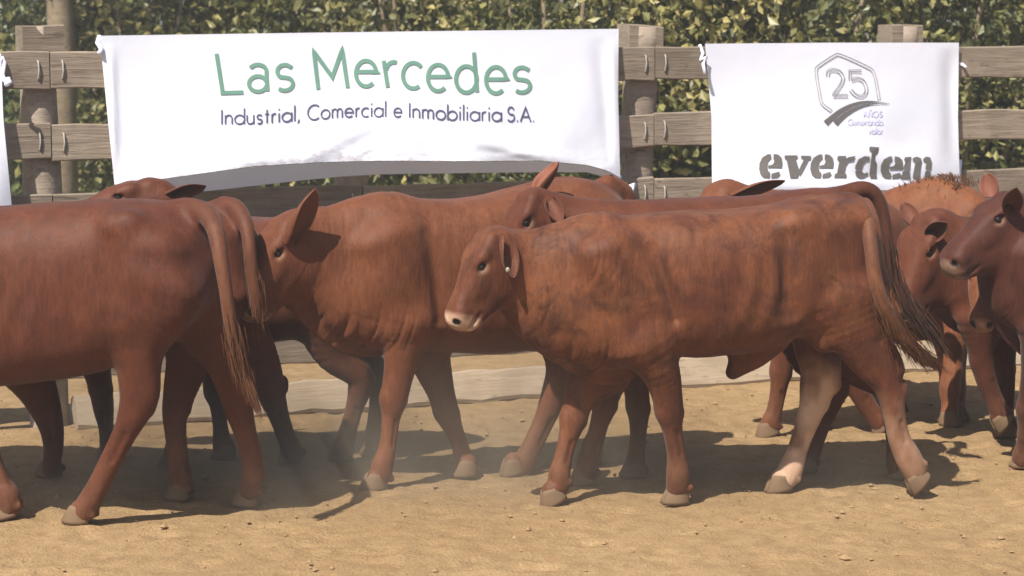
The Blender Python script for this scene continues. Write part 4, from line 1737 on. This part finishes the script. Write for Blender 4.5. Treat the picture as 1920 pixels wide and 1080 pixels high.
# -- the young bull in front, centre right, walking left
COWS.append(dict(
    tag='C', base=(1350, 937), yaw=13, coat='coat_mottle', res=0.0062, seed=3,
    label='patchy red brown bull in front, centre right, whole body visible, one pale hind leg',
    trunk=[(1045, 430, 635, .125), (1095, 417, 683, .175), (1155, 404, 690, .20), (1230, 399, 668, .225), (1320, 396, 668, .262),
           (1400, 391, 655, .265), (1470, 380, 628, .245), (1525, 368, 606, .212), (1565, 370, 592, .19), (1590, 388, 562, .145)],
    neck=[(1090, 535, 118, .14), (1020, 518, 92, .112), (965, 500, 72, .10), (930, 482, 58, .10)],
    muscle=[(1140, 470, 55, 1205, 640, 58, .07, .155), (1548, 440, 90, 1585, 555, 88, .10, .115), (1492, 418, 17, 1510, 412, 14, .03, .182, .09),
            (1606, 440, 24, 1612, 520, 26, .06, .09)],
    extra=[([(965, 575, 24, .030), (990, 600, 30, .024), (1030, 640, 26, .022), (1080, 672, 26, .022), (1130, 697, 26, .024), (1178, 695, 20, .03)], .03),
           ([(1448, 630, 34, .07), (1412, 656, 36, .06), (1386, 684, 22, .04), (1374, 698, 14, .03)], .05),
           ([(1495, 600, 20, .05, .1), (1545, 640, 22, .04, .12)], .03),
           ([(1655, 648, 12, .03, .13), (1672, 670, 14, .028, .13), (1681, 690, 13, .028, .13)], .015),
           ([(1560, 690, 12, .03, -.1), (1563, 720, 13, .028, -.1)], .015)],
    groove=[(1232, 470, 1272, 600, 9, .05, .250), (1480, 450, 1490, 590, 18, .06, .285)],
    folds=[(1085, 475, .13, .10, .0036, .035, .15), (1100, 670, .12, .07, .007, .045, .3), (1000, 560, .08, .12, .004, .04, .1)],
    ribs=(1370, 540, .22, .16, .0035),
    legs=[dict(off=.15, pale=.35, sole=(1267, 944), n=[(1212, 640, 50, .09), (1240, 700, 36, .066), (1250, 738, 29, .053), (1255, 772, 26.5, .050),
                                            (1261, 806, 19, .037), (1268, 850, 17.5, .034), (1271, 885, 22, .043), (1270, 912, 21, .041)]),
          dict(off=-.12, pale=.3, tilt=28, sole=(1041, 944), n=[(1140, 690, 52, .085), (1100, 722, 40, .064), (1084, 755, 29, .050), (1075, 788, 25, .047),
                                            (1064, 826, 18, .036), (1055, 862, 17.5, .034), (1049, 890, 21, .042), (1046, 912, 21, .041)]),
          dict(off=.14, pale=.8, palefrom=.46, cream=.22, tilt=52, soff=.12, sole=(1729, 908), n=[(1585, 555, 80, .10), (1600, 605, 63, .085), (1615, 642, 49, .066), (1640, 680, 41, .050),
                                            (1659, 710, 31, .046), (1671, 745, 25, .041), (1679, 790, 21, .036), (1687, 825, 21.5, .036), (1703, 858, 25, .043), (1716, 884, 23, .042)]),
          dict(off=-.13, pale=.95, palefrom=.58, cream=.75, tilt=8, sole=(1462, 921), n=[(1545, 560, 72, .10), (1535, 635, 54, .075), (1536, 690, 38, .056), (1532, 728, 35, .050),
                                            (1522, 768, 26, .042), (1505, 815, 20.5, .037), (1493, 850, 20, .036), (1484, 876, 24, .043), (1473, 898, 22, .041)])],
    head=dict(O=(916, 447, .05), M=(834, 594, .10), pale=1.0, pale_from=.82, eye_ring=.35),
    ears=[dict(b=(942, 446, .10), t=(961, 524, .17), n=(0.72, -0.68, 0.0), w=.054, pink=.1),
          dict(b=(906, 446, -.10), t=(950, 470, -.24), n=(-0.2, -0.8, -0.5), w=.045, pink=.3)],
    tags=[(952, 506, .19, .011)],
    tail=dict(n=[(1550, 396, 0, .03), (1588, 382, 0, .045), (1610, 386, .05, .038), (1626, 412, .16, .032), (1633, 460, .225, .029), (1641, 520, .25, .029), (1657, 575, .24, .031),
                 (1682, 620, .20, .032), (1712, 652, .17, .024), (1742, 672, .11, .010)], light=.6, hairs=520, hair_len=.14, spread=.05, hair_from=22),
))
# -- cow to its left, second row, head down behind the rump of the left one
COWS.append(dict(
    tag='B', base=(900, 891), yaw=25, coat='coat_orange', res=0.0075, seed=5,
    label='red brown cow left of centre with a raised ear and wrinkled dewlap, its muzzle hidden',
    trunk=[(668, 388, 620, .14), (710, 375, 648, .19), (770, 371, 655, .21), (850, 374, 660, .24), (930, 364, 662, .245), (1000, 346, 650, .24),
           (1050, 332, 620, .23), (1095, 334, 590, .20), (1132, 358, 560, .13)],
    neck=[(700, 505, 128, .155), (640, 490, 108, .13), (590, 476, 88, .115), (552, 458, 70, .11)],
    muscle=[(728, 450, 66, 770, 595, 62, .08, .15), (1090, 420, 90, 1120, 540, 85, .10, .12)],
    extra=[([(548, 560, 22, .03), (575, 570, 34, .024), (610, 600, 34, .022), (650, 628, 34, .022), (695, 640, 30, .024), (725, 640, 22, .03)], .03)],
    groove=[(815, 440, 835, 600, 11, .05, .258), (1030, 430, 1045, 560, 14, .05, .27)],
    folds=[(615, 475, .13, .15, .0028, .040, .12), (660, 615, .16, .08, .010, .050, .25), (560, 560, .06, .06, .006, .04, .2)],
    ribs=(900, 520, .2, .16, .002),
    legs=[dict(off=.14, pale=.3, sole=(701, 919), n=[(768, 605, 54, .09), (757, 655, 36, .068), (747, 705, 28, .052), (738, 750, 25, .049), (733, 785, 17, .036),
                                            (727, 835, 15.5, .034), (718, 870, 20, .042), (711, 895, 19, .041)]),
          dict(off=-.13, pale=.3, sole=(872, 893), n=[(795, 640, 48, .085), (815, 700, 34, .06), (828, 740, 26, .05), (838, 775, 24, .047), (853, 810, 17, .035),
                                            (865, 845, 16.5, .034), (871, 868, 20, .042), (873, 880, 19, .04)]),
          dict(off=.13, pale=.4, sole=(963, 889), tilt=14, n=[(1080, 560, 76, .09), (1065, 640, 54, .072), (1056, 695, 35, .055), (1042, 735, 28, .047), (1022, 785, 21, .037),
                                            (1001, 830, 20, .036), (988, 858, 22, .043), (977, 876, 20, .041)]),
          dict(off=-.12, pale=.3, sole=(1104, 868), n=auto_hind((1115, 560), (1104, 868), 425, -1))],
    head=dict(O=(530, 420, .02), M=(446, 575, .08), pale=.4),
    ears=[dict(b=(538, 452, .10), t=(592, 354, .20), n=(0.66, -0.72, -0.2), w=.066, cup=(2.3, 1.3), pink=.35),
          dict(b=(520, 425, -.09), t=(606, 386, -.26), n=(-0.1, -0.9, 0.2), w=.045, pink=.5)],
    tail=dict(n=[(1140, 345, 0, .045), (1172, 362, 0, .038), (1186, 410, 0, .03), (1190, 480, 0, .025), (1188, 560, 0, .024), (1185, 640, 0, .02)], hairs=60, hair_from=14),
))
# -- cow at the left edge, front row, walking out of the picture
COWS.append(dict(
    tag='A', base=(100, 970), yaw=-12, coat='coat_red', res=0.0075, seed=7,
    label='large red brown cow nearest at the left edge, rump and hanging tail towards the middle',
    trunk=[(-260, 410, 690, .19), (-160, 394, 715, .25), (-50, 389, 722, .28), (50, 385, 716, .295), (150, 377, 700, .285), (230, 371, 670, .26),
           (275, 371, 640, .235), (318, 378, 605, .195), (350, 400, 570, .13)],
    neck=[(-270, 520, 120, .15), (-340, 490, 95, .12), (-400, 470, 75, .11)],
    muscle=[(-170, 480, 65, -110, 640, 65, .08, .17), (272, 470, 78, 268, 575, 84, .10, .155), (218, 424, 18, 240, 416, 15, .03, .205, .09), (350, 450, 22, 344, 540, 24, .05, .075)],
    extra=[([(180, 640, 26, .06, .1), (235, 655, 24, .05, .12)], .03)],
    groove=[(190, 455, 203, 600, 18, .06, .315)],
    ribs=(40, 540, .25, .18, .0038),
    legs=[dict(off=.15, hk=5, pale=.4, palefrom=.3, sole=(146, 981), n=[(288, 530, 96, .11), (272, 595, 76, .095), (262, 645, 52, .078), (260, 690, 42, .062), (262, 738, 38, .054),
                                            (252, 772, 31, .046), (234, 812, 23, .038), (209, 862, 21, .037), (184, 912, 21, .040), (166, 944, 23, .043), (156, 960, 22, .042)]),
          dict(off=-.12, hk=3, pale=.45, palefrom=.38, sole=(462, 948), n=[(352, 540, 80, .10), (392, 620, 60, .085), (422, 676, 42, .064), (438, 720, 36, .052), (446, 762, 29, .044),
                                            (460, 812, 22, .038), (471, 856, 21, .037), (475, 890, 22, .043), (468, 918, 20, .041)]),
          dict(off=.15, pale=.5, tilt=15, sole=(14, 972), n=[(-110, 660, 58, .09), (-75, 730, 36, .06), (-52, 780, 28, .050), (-35, 820, 24, .046), (-15, 862, 18, .036),
                                            (3, 905, 18, .036), (14, 930, 24, .046), (17, 950, 22, .042)]),
          dict(off=-.12, sole=(-190, 960), n=auto_front((-150, 660), (-190, 960), 480, -1))],
    head=dict(O=(-420, 440, 0), M=(-500, 600, .05)),
    ears=[dict(b=(-400, 440, .1), t=(-340, 420, .2), n=(0, -1, 0), w=.05)],
    tail=dict(n=[(310, 412, 0, .03), (348, 394, 0, .05), (386, 402, .07, .042), (404, 432, .15, .034), (413, 480, .20, .029), (423, 540, .21, .026), (431, 600, .20, .025), (441, 650, .18, .024),
                 (452, 690, .16, .020), (470, 730, .15, .010)], light=.6, hairs=520, hair_len=.11, spread=.035, hair_from=24),
))
# -- cow just behind it
COWS.append(dict(
    tag='A2', base=(180, 914), yaw=-14, coat='coat_red', res=0.009, seed=9,
    label='cow half hidden behind the nearest left cow, only rump, tail and shaded legs showing',
    trunk=[(-130, 410, 640, .19), (-60, 398, 665, .24), (40, 392, 680, .27), (140, 388, 685, .28), (240, 384, 676, .27), (315, 378, 655, .25), (372, 382, 620, .215),
           (408, 392, 595, .18), (428, 416, 575, .14)],
    neck=[(-140, 510, 110, .14), (-200, 480, 85, .12), (-240, 460, 70, .11)],
    muscle=[(375, 465, 72, 392, 560, 78, .10, .12)],
    legs=[dict(off=.13, pale=.5, sole=(336, 937), n=[(380, 550, 80, .10), (368, 620, 62, .085), (352, 680, 42, .062), (338, 730, 32, .052), (328, 775, 24, .042),
                                            (330, 820, 20, .037), (335, 868, 20, .037), (338, 895, 22, .043), (338, 915, 20, .041)]),
          dict(off=-.12, pale=.2, sole=(548, 866), tilt=20, n=[(415, 550, 72, .09), (458, 630, 54, .075), (488, 690, 42, .058), (506, 733, 31, .048), (520, 772, 22, .038),
                                            (534, 812, 19, .036), (545, 838, 21, .042), (549, 852, 20, .04)]),
          dict(off=.14, pale=.1, sole=(92, 892), n=[(20, 660, 58, .09), (60, 715, 44, .066), (82, 760, 33, .052), (96, 800, 24, .048), (100, 835, 20, .037), (98, 862, 18, .035), (96, 876, 20, .042)]),
          dict(off=-.12, pale=.1, sole=(206, 856), n=[(160, 640, 44, .08), (180, 690, 28, .06), (189, 730, 23, .05), (194, 765, 20, .046), (199, 800, 15, .036), (203, 830, 17, .04), (204, 842, 17, .04)])],
    head=dict(O=(-250, 430, 0), M=(-330, 580, .05)),
    ears=[dict(b=(-240, 430, .1), t=(-190, 420, .2), n=(0, -1, 0), w=.05)],
    tail=dict(n=[(385, 405, 0, .03), (420, 388, 0, .045), (446, 394, .05, .036), (462, 425, .12, .030), (468, 470, .16, .026), (474, 520, .16, .025), (480, 570, .15, .025), (484, 606, .14, .014)],
              light=.3, hairs=60, hair_len=.1, hair_from=16),
))
# -- cow by the fence, left, stretching its head
COWS.append(dict(
    tag='D', base=(480, 866), yaw=4, coat='coat_red', res=0.009, seed=11,
    label='cow near the fence at left, stretched head and dark ear above the nearest cow',
    trunk=[(318, 420, 600, .15), (350, 410, 628, .19), (410, 407, 640, .23), (500, 408, 640, .25), (590, 407, 622, .22), (655, 410, 590, .18), (688, 430, 560, .12)],
    neck=[(335, 480, 86, .14), (318, 430, 62, .12), (302, 385, 44, .105)],
    muscle=[(380, 470, 50, 400, 580, 50, .07, .13), (620, 470, 70, 630, 550, 66, .09, .11)],
    legs=[dict(off=.12, sole=(640, 862), n=auto_hind((640, 560), (640, 862), 408, -1)),
          dict(off=-.12, sole=(700, 852), n=auto_hind((650, 560), (700, 852), 408, -1)),
          dict(off=.12, sole=(322, 876), n=auto_front((360, 600), (322, 876), 410, -1)),
          dict(off=-.12, sole=(420, 860), n=auto_front((390, 600), (420, 860), 410, -1))],
    head=dict(O=(286, 348, .0), M=(98, 402, .03), pale=.3),
    ears=[dict(b=(312, 366, .06), t=(386, 349, .16), n=(-0.15, -0.75, -0.55), w=.040, pink=.1),
          dict(b=(280, 350, -.1), t=(320, 352, -.2), n=(-0.1, -0.9, 0.2), w=.04, pink=.5)],
    tail=dict(n=[(670, 412, 0, .04), (694, 440, 0, .03), (698, 520, 0, .025), (698, 620, 0, .02)], hairs=30, hair_from=8),
))
# -- cow behind the young bull
COWS.append(dict(
    tag='I', base=(1350, 897), yaw=12, coat='coat_red', res=0.008, seed=13,
    label='dark faced cow behind the patchy bull, upright pink ear showing above the bull neck',
    trunk=[(1078, 415, 570, .13), (1120, 390, 610, .165), (1180, 376, 635, .19), (1260, 373, 642, .21), (1340, 371, 645, .22), (1430, 364, 632, .22),
           (1510, 353, 606, .20), (1555, 352, 585, .18), (1585, 368, 550, .13)],
    neck=[(1120, 490, 100, .145), (1075, 450, 78, .12), (1035, 415, 58, .105)],
    muscle=[(1150, 450, 55, 1180, 570, 55, .07, .15), (1540, 430, 80, 1555, 530, 80, .10, .12)],
    legs=[dict(off=-.11, pale=.3, sole=(1188, 894), n=[(1180, 600, 50, .085), (1188, 670, 34, .062), (1192, 720, 25, .051), (1197, 765, 22, .047), (1197, 805, 16.5, .036),
                                            (1194, 845, 16, .034), (1191, 868, 19.5, .041), (1189, 880, 19, .039)]),
          dict(off=.12, pale=.7, sole=(1095, 907), tilt=12, n=[(1150, 610, 50, .085), (1142, 670, 34, .062), (1138, 720, 26, .052), (1134, 760, 23, .047), (1122, 800, 17, .037),
                                            (1109, 845, 17, .035), (1102, 868, 20, .042), (1099, 888, 19.5, .04)]),
          dict(off=-.12, pale=.3, sole=(1508, 884), n=auto_hind((1545, 560), (1508, 884), 440, -1)),
          dict(off=.12, pale=.3, sole=(1690, 897), n=auto_hind((1560, 560), (1690, 897), 440, -1))],
    head=dict(O=(992, 368, .03), M=(930, 508, .09), pale=.3, eye_ring=.35),
    ears=[dict(b=(1014, 362, -.09), t=(1047, 303, -.13), n=(-0.85, -0.45, 0.3), w=.064, cup=(1.8, 1.0), pink=.65),
          dict(b=(1030, 378, .10), t=(1052, 420, .22), n=(0.1, -0.8, 0.3), w=.050, cup=(2.2, 1.5), pink=.25)],
    tail=dict(n=[(1545, 385, 0, .03), (1585, 366, 0, .045), (1618, 355, 0, .036), (1642, 366, .01, .031), (1656, 400, .02, .027), (1664, 450, .03, .024), (1674, 510, .03, .024), (1696, 560, .03, .028),
                 (1724, 596, .03, .028), (1746, 622, .03, .012)], dark=.75, hairs=520, hair_len=.13, spread=.045, hair_from=20, mat='hair_dark'),
))
# -- cow by the fence behind it
COWS.append(dict(
    tag='K', base=(1540, 812), yaw=7, coat='coat_orange', res=0.010, seed=15,
    label='cow by the fence under the shorter banner, only head top and narrow ear showing',
    trunk=[(1400, 372, 560, .15), (1430, 364, 580, .18), (1500, 362, 585, .22), (1570, 364, 585, .22), (1625, 366, 560, .19), (1662, 384, 530, .13)],
    neck=[(1410, 440, 80, .13), (1385, 410, 60, .115), (1365, 388, 48, .105)],
    muscle=[(1610, 430, 55, 1615, 500, 55, .09, .11)],
    legs=[dict(off=.10, pale=.25, sole=(1441, 818), tilt=15, n=[(1490, 560, 52, .085), (1482, 620, 36, .065), (1470, 665, 25, .052), (1464, 700, 20, .046), (1459, 735, 15.5, .037),
                                            (1452, 770, 15, .035), (1446, 790, 18.5, .041), (1443, 802, 18, .039)]),
          dict(off=.10, pale=.1, sole=(1656, 808), tilt=30, n=[(1600, 520, 70, .09), (1588, 620, 48, .072), (1590, 675, 33, .055), (1601, 712, 24, .046), (1616, 745, 19, .038),
                                            (1636, 775, 18, .036), (1648, 790, 20, .041), (1652, 798, 18, .039)]),
          dict(off=-.10, pale=.1, sole=(1532, 806), n=auto_front((1500, 560), (1532, 806), 390, -1)),
          dict(off=-.12, sole=(1540, 800), n=auto_hind((1600, 520), (1540, 800), 390, -1))],
    head=dict(O=(1346, 356, .02), M=(1300, 500, .10), w=1.1),
    ears=[dict(b=(1372, 366, .1), t=(1472, 339, .19), n=(-0.1, -0.6, -0.7), w=.042, pink=.1, cup=(1.8, .8)),
          dict(b=(1335, 366, -.1), t=(1400, 356, -.2), n=(0, -.8, .2), w=.035, pink=.4)],
))
# -- ginger cow at the right, facing right, humped
COWS.append(dict(
    tag='E', base=(1740, 774), yaw=42, face=1, coat='coat_ginger', res=0.009, seed=17,
    label='ginger cow at right with a bristly hump, facing right, head hidden behind the dark cow',
    trunk=[(1560, 400, 560, .13), (1585, 386, 590, .2), (1620, 374, 625, .24), (1690, 355, 640, .25), (1740, 338, 630, .21), (1785, 330, 610, .16), (1812, 356, 580, .12)],
    neck=[(1800, 450, 84, .135), (1830, 480, 66, .115), (1842, 500, 54, .105)],
    muscle=[(1745, 430, 45, 1770, 560, 45, .07, .15), (1575, 440, 60, 1580, 520, 60, .09, .12)],
    extra=[([(1800, 520, 26, .03), (1775, 565, 34, .024), (1750, 590, 26, .03)], .03)],
    folds=[(1785, 560, .12, .10, .008, .045, .1)],
    legs=[dict(off=.12, pale=.1, sole=(1782, 798), n=[(1780, 600, 46, .085), (1782, 660, 27, .06), (1782, 700, 21, .05), (1781, 730, 20, .047), (1781, 755, 16, .038), (1781, 778, 17, .041), (1782, 788, 17, .04)]),
          dict(off=-.12, pale=.1, sole=(1796, 790), n=[(1780, 600, 46, .085), (1788, 660, 27, .06), (1790, 700, 21, .05), (1792, 730, 20, .047), (1794, 755, 16, .038), (1795, 778, 17, .041)]),
          dict(off=.12, sole=(1680, 770), n=auto_hind((1610, 520), (1680, 770), 375, 1, .9)),
          dict(off=-.12, sole=(1560, 752), n=auto_hind((1600, 520), (1560, 752), 365, 1, .9))],
    head=dict(O=(1870, 450, .0), M=(1930, 570, .05), pale=.35, pale_from=.9),
    tuft=[(1690, 352), (1735, 336), (1770, 328), (1800, 334), (1812, 352)],
    ears=[dict(b=(1835, 470, .12), t=(1800, 480, .2), n=(0, -1, 0), w=.05, pink=.5),
          dict(b=(1868, 470, -.05), t=(1905, 480, -.1), n=(0, -1, 0), w=.05, pink=.5)],
))
# -- cow peering between tail and dark cow
COWS.append(dict(
    tag='F', base=(1880, 826), yaw=10, coat='coat_red', res=0.008, seed=19,
    label='red brown cow peering out between the bull tail and the dark brown cow at right',
    trunk=[(1800, 440, 590, .14), (1850, 412, 620, .18), (1920, 402, 635, .21), (2010, 400, 640, .22), (2110, 398, 620, .21), (2190, 400, 590, .19), (2230, 425, 560, .12)],
    neck=[(1812, 500, 84, .13), (1785, 475, 70, .115), (1758, 452, 56, .105)],
    muscle=[(1840, 470, 46, 1860, 580, 46, .07, .15), (2150, 460, 70, 2160, 540, 70, .09, .12)],
    extra=[([(1750, 540, 22, .03), (1790, 590, 26, .024), (1830, 612, 24, .03)], .03)],
    legs=[dict(off=.12, pale=.25, tilt=55, soff=.10, sole=(1886, 795), n=[(1838, 600, 46, .085), (1838, 645, 27, .06), (1841, 680, 21.5, .05), (1850, 715, 19, .045), (1862, 745, 17, .038), (1872, 768, 18, .041), (1880, 784, 17, .04)]),
          dict(off=-.12, pale=.1, sole=(1886, 818), n=[(1870, 600, 44, .085), (1880, 655, 26, .06), (1884, 690, 20, .05), (1886, 725, 17, .045), (1886, 765, 15, .036), (1886, 790, 17, .04), (1886, 804, 17, .04)]),
          dict(off=.12, sole=(2150, 835), n=auto_hind((2150, 560), (2150, 835), 400, -1)),
          dict(off=-.12, sole=(2220, 830), n=auto_hind((2160, 560), (2220, 830), 400, -1))],
    head=dict(O=(1742, 412, .03), M=(1664, 584, .14), pale=.25, eye_ring=.2, w=1.08),
    ears=[dict(b=(1716, 422, -.10), t=(1692, 380, -.16), n=(0.1, -0.9, 0.1), w=.046, cup=(1.6, 1.0), pink=.35),
          dict(b=(1748, 440, .12), t=(1776, 418, .24), n=(-0.35, -0.85, -0.1), w=.058, cup=(1.9, 1.3), pink=.2)],
))
# -- dark cow at the right edge
COWS.append(dict(
    tag='H', base=(1990, 880), yaw=10, coat='coat_dark', res=0.0075, seed=21,
    label='dark brown cow entering at the right edge, head held high with both ears out',
    trunk=[(1905, 445, 610, .15), (1950, 412, 640, .19), (2030, 402, 655, .21), (2130, 400, 660, .22), (2240, 395, 650, .22), (2340, 388, 610, .22), (2400, 400, 570, .15)],
    neck=[(1945, 500, 100, .145), (1912, 465, 84, .125), (1888, 430, 62, .11)],
    muscle=[(1955, 470, 55, 1985, 600, 55, .07, .15), (2300, 470, 80, 2310, 560, 80, .10, .12)],
    extra=[([(1858, 545, 18, .03), (1880, 580, 28, .024), (1910, 625, 30, .024), (1950, 655, 28, .03)], .03)],
    folds=[(1905, 560, .08, .14, .006, .045, .1)],
    legs=[dict(off=.13, pale=.4, sole=(1918, 876), n=[(1962, 620, 52, .088), (1948, 690, 34, .064), (1938, 735, 27, .052), (1930, 770, 24, .048), (1925, 805, 17, .036),
                                            (1921, 835, 16.5, .035), (1918, 853, 20, .042), (1917, 862, 19, .04)]),
          dict(off=-.12, pale=.1, sole=(2040, 858), n=auto_front((1990, 620), (2040, 858), 425, -1)),
          dict(off=.12, sole=(2290, 880), n=auto_hind((2310, 570), (2290, 880), 440, -1)),
          dict(off=-.12, sole=(2380, 868), n=auto_hind((2320, 570), (2380, 868), 440, -1))],
    head=dict(O=(1892, 372, .03), M=(1768, 478, .13), pale=.5, pale_from=.92, eye_ring=.25, w=1.05),
    ears=[dict(b=(1862, 368, -.09), t=(1849, 325, -.13), n=(-0.4, -0.85, 0.1), w=.046, cup=(1.5, .8), pink=.6),
          dict(b=(1896, 388, .12), t=(1906, 352, .26), n=(-0.2, -0.9, -0.1), w=.060, cup=(2.0, 1.4), pink=.35)],
))
# -- its face seen end on under the dark cow's chin
COWS.append(dict(
    tag='G', base=(2200, 856), yaw=8, coat='coat_ginger', res=0.010, seed=23,
    label='cow beside the dark brown cow, only its lowered tan muzzle showing under that cow chin',
    trunk=[(2030, 440, 600, .12), (2080, 420, 625, .16), (2160, 412, 640, .19), (2260, 410, 640, .20), (2360, 408, 625, .20), (2440, 410, 595, .17), (2480, 435, 560, .11)],
    neck=[(2040, 520, 80, .12), (1975, 510, 66, .105), (1910, 495, 54, .10), (1870, 485, 48, .095)],
    legs=[dict(off=.10, sole=(2090, 862), n=auto_front((2085, 610), (2090, 862), 415, -1, 0, .9)),
          dict(off=-.10, sole=(2060, 852), n=auto_front((2085, 610), (2060, 852), 415, -1, 0, .9)),
          dict(off=.10, sole=(2400, 860), n=auto_hind((2430, 560), (2400, 860), 420, -1, .9)),
          dict(off=-.10, sole=(2470, 850), n=auto_hind((2430, 560), (2470, 850), 420, -1, .9))],
    head=dict(O=(1850, 478, .0), M=(1838, 604, .16), pale=.55, pale_from=.84, w=1.0),
    ears=[dict(b=(1868, 480, .08), t=(1905, 500, .14), n=(0.2, -1, 0), w=.045, pink=.5),
          dict(b=(1835, 478, -.08), t=(1815, 470, -.2), n=(0, -1, 0), w=.045, pink=.5)],
))
for c in COWS:
    build_cow(c)

# ------------------------------------------------------------------ air: light haze over everything, and the dust kicked up by the hooves
def volume_mat(name, color, density, noisy=None, aniso=0.35):
    m = bpy.data.materials.new(name)
    m.use_nodes = True
    t = m.node_tree
    t.nodes.clear()
    out = t.nodes.new('ShaderNodeOutputMaterial')
    v = t.nodes.new('ShaderNodeVolumePrincipled')
    v.inputs['Color'].default_value = (*color, 1)
    v.inputs['Density'].default_value = density
    v.inputs['Anisotropy'].default_value = aniso
    t.links.new(v.outputs[0], out.inputs['Volume'])
    return m


def box_object(name, lo, hi, mat):
    V = [(x, y, z) for x in (lo[0], hi[0]) for y in (lo[1], hi[1]) for z in (lo[2], hi[2])]
    Q = [(0, 1, 3, 2), (4, 6, 7, 5), (0, 4, 5, 1), (2, 3, 7, 6), (0, 2, 6, 4), (1, 5, 7, 3)]
    o = put(name, np_mesh(name, V, Q, smooth=False), mat)
    o['kind'] = 'stuff'
    return o


HAZE = 0.0045
if HAZE:
    box_object('haze', (-1300, -1300, -1.0), (1300, 1400, 8.5), volume_mat('haze_air', (0.92, 0.90, 0.88), HAZE))


def dust_cloud(name, lo, hi, density, scale, seed):
    """a low bank of dust: denser near the ground, ragged by noise"""
    m = bpy.data.materials.new(name)
    m.use_nodes = True
    t = m.node_tree
    t.nodes.clear()
    nd = t.nodes.new
    out, v = nd('ShaderNodeOutputMaterial'), nd('ShaderNodeVolumePrincipled')
    v.inputs['Color'].default_value = (0.86, 0.74, 0.58, 1)
    v.inputs['Anisotropy'].default_value = 0.2
    tc, sep = nd('ShaderNodeTexCoord'), nd('ShaderNodeSeparateXYZ')
    t.links.new(tc.outputs['Object'], sep.inputs[0])
    no = nd('ShaderNodeTexNoise')
    no.noise_dimensions = '4D'
    no.inputs['W'].default_value = seed
    no.inputs['Scale'].default_value = scale
    no.inputs['Detail'].default_value = 3
    t.links.new(tc.outputs['Object'], no.inputs['Vector'])

    def mth(op, a, b=0.0, clamp=False):
        n = nd('ShaderNodeMath')
        n.operation = op
        n.use_clamp = clamp
        for i, x in enumerate((a, b)):
            if isinstance(x, (int, float)):
                n.inputs[i].default_value = x
            else:
                t.links.new(x, n.inputs[i])
        return n.outputs[0]
    c = [(a + b) / 2 for a, b in zip(lo, hi)]
    h = [(b - a) / 2 for a, b in zip(lo, hi)]
    fx = mth('SUBTRACT', 1.0, mth('POWER', mth('ABSOLUTE', mth('DIVIDE', sep.outputs[0], h[0])), 2.0), True)
    fy = mth('SUBTRACT', 1.0, mth('POWER', mth('ABSOLUTE', mth('DIVIDE', sep.outputs[1], h[1])), 2.0), True)
    fz = mth('POWER', mth('SUBTRACT', 0.5, mth('DIVIDE', sep.outputs[2], 2 * h[2]), True), 1.6)
    nn = mth('MULTIPLY', mth('SUBTRACT', no.outputs['Fac'], 0.36, True), 3.2, True)
    d = mth('MULTIPLY', mth('MULTIPLY', mth('MULTIPLY', fx, fy), mth('MULTIPLY', fz, nn)), density)
    t.links.new(d, v.inputs['Density'])
    t.links.new(v.outputs[0], out.inputs['Volume'])
    o = box_object(name, [-x for x in h], h, m)
    o.location = c
    return o


dust_cloud('dust', (-2.6, 9.3, -0.03), (1.0, 11.6, 0.78), 1.7, 1.8, 1.0)
dust_cloud('dust', (0.5, 9.4, -0.03), (2.0, 10.9, 0.45), 0.5, 3.0, 4.0)
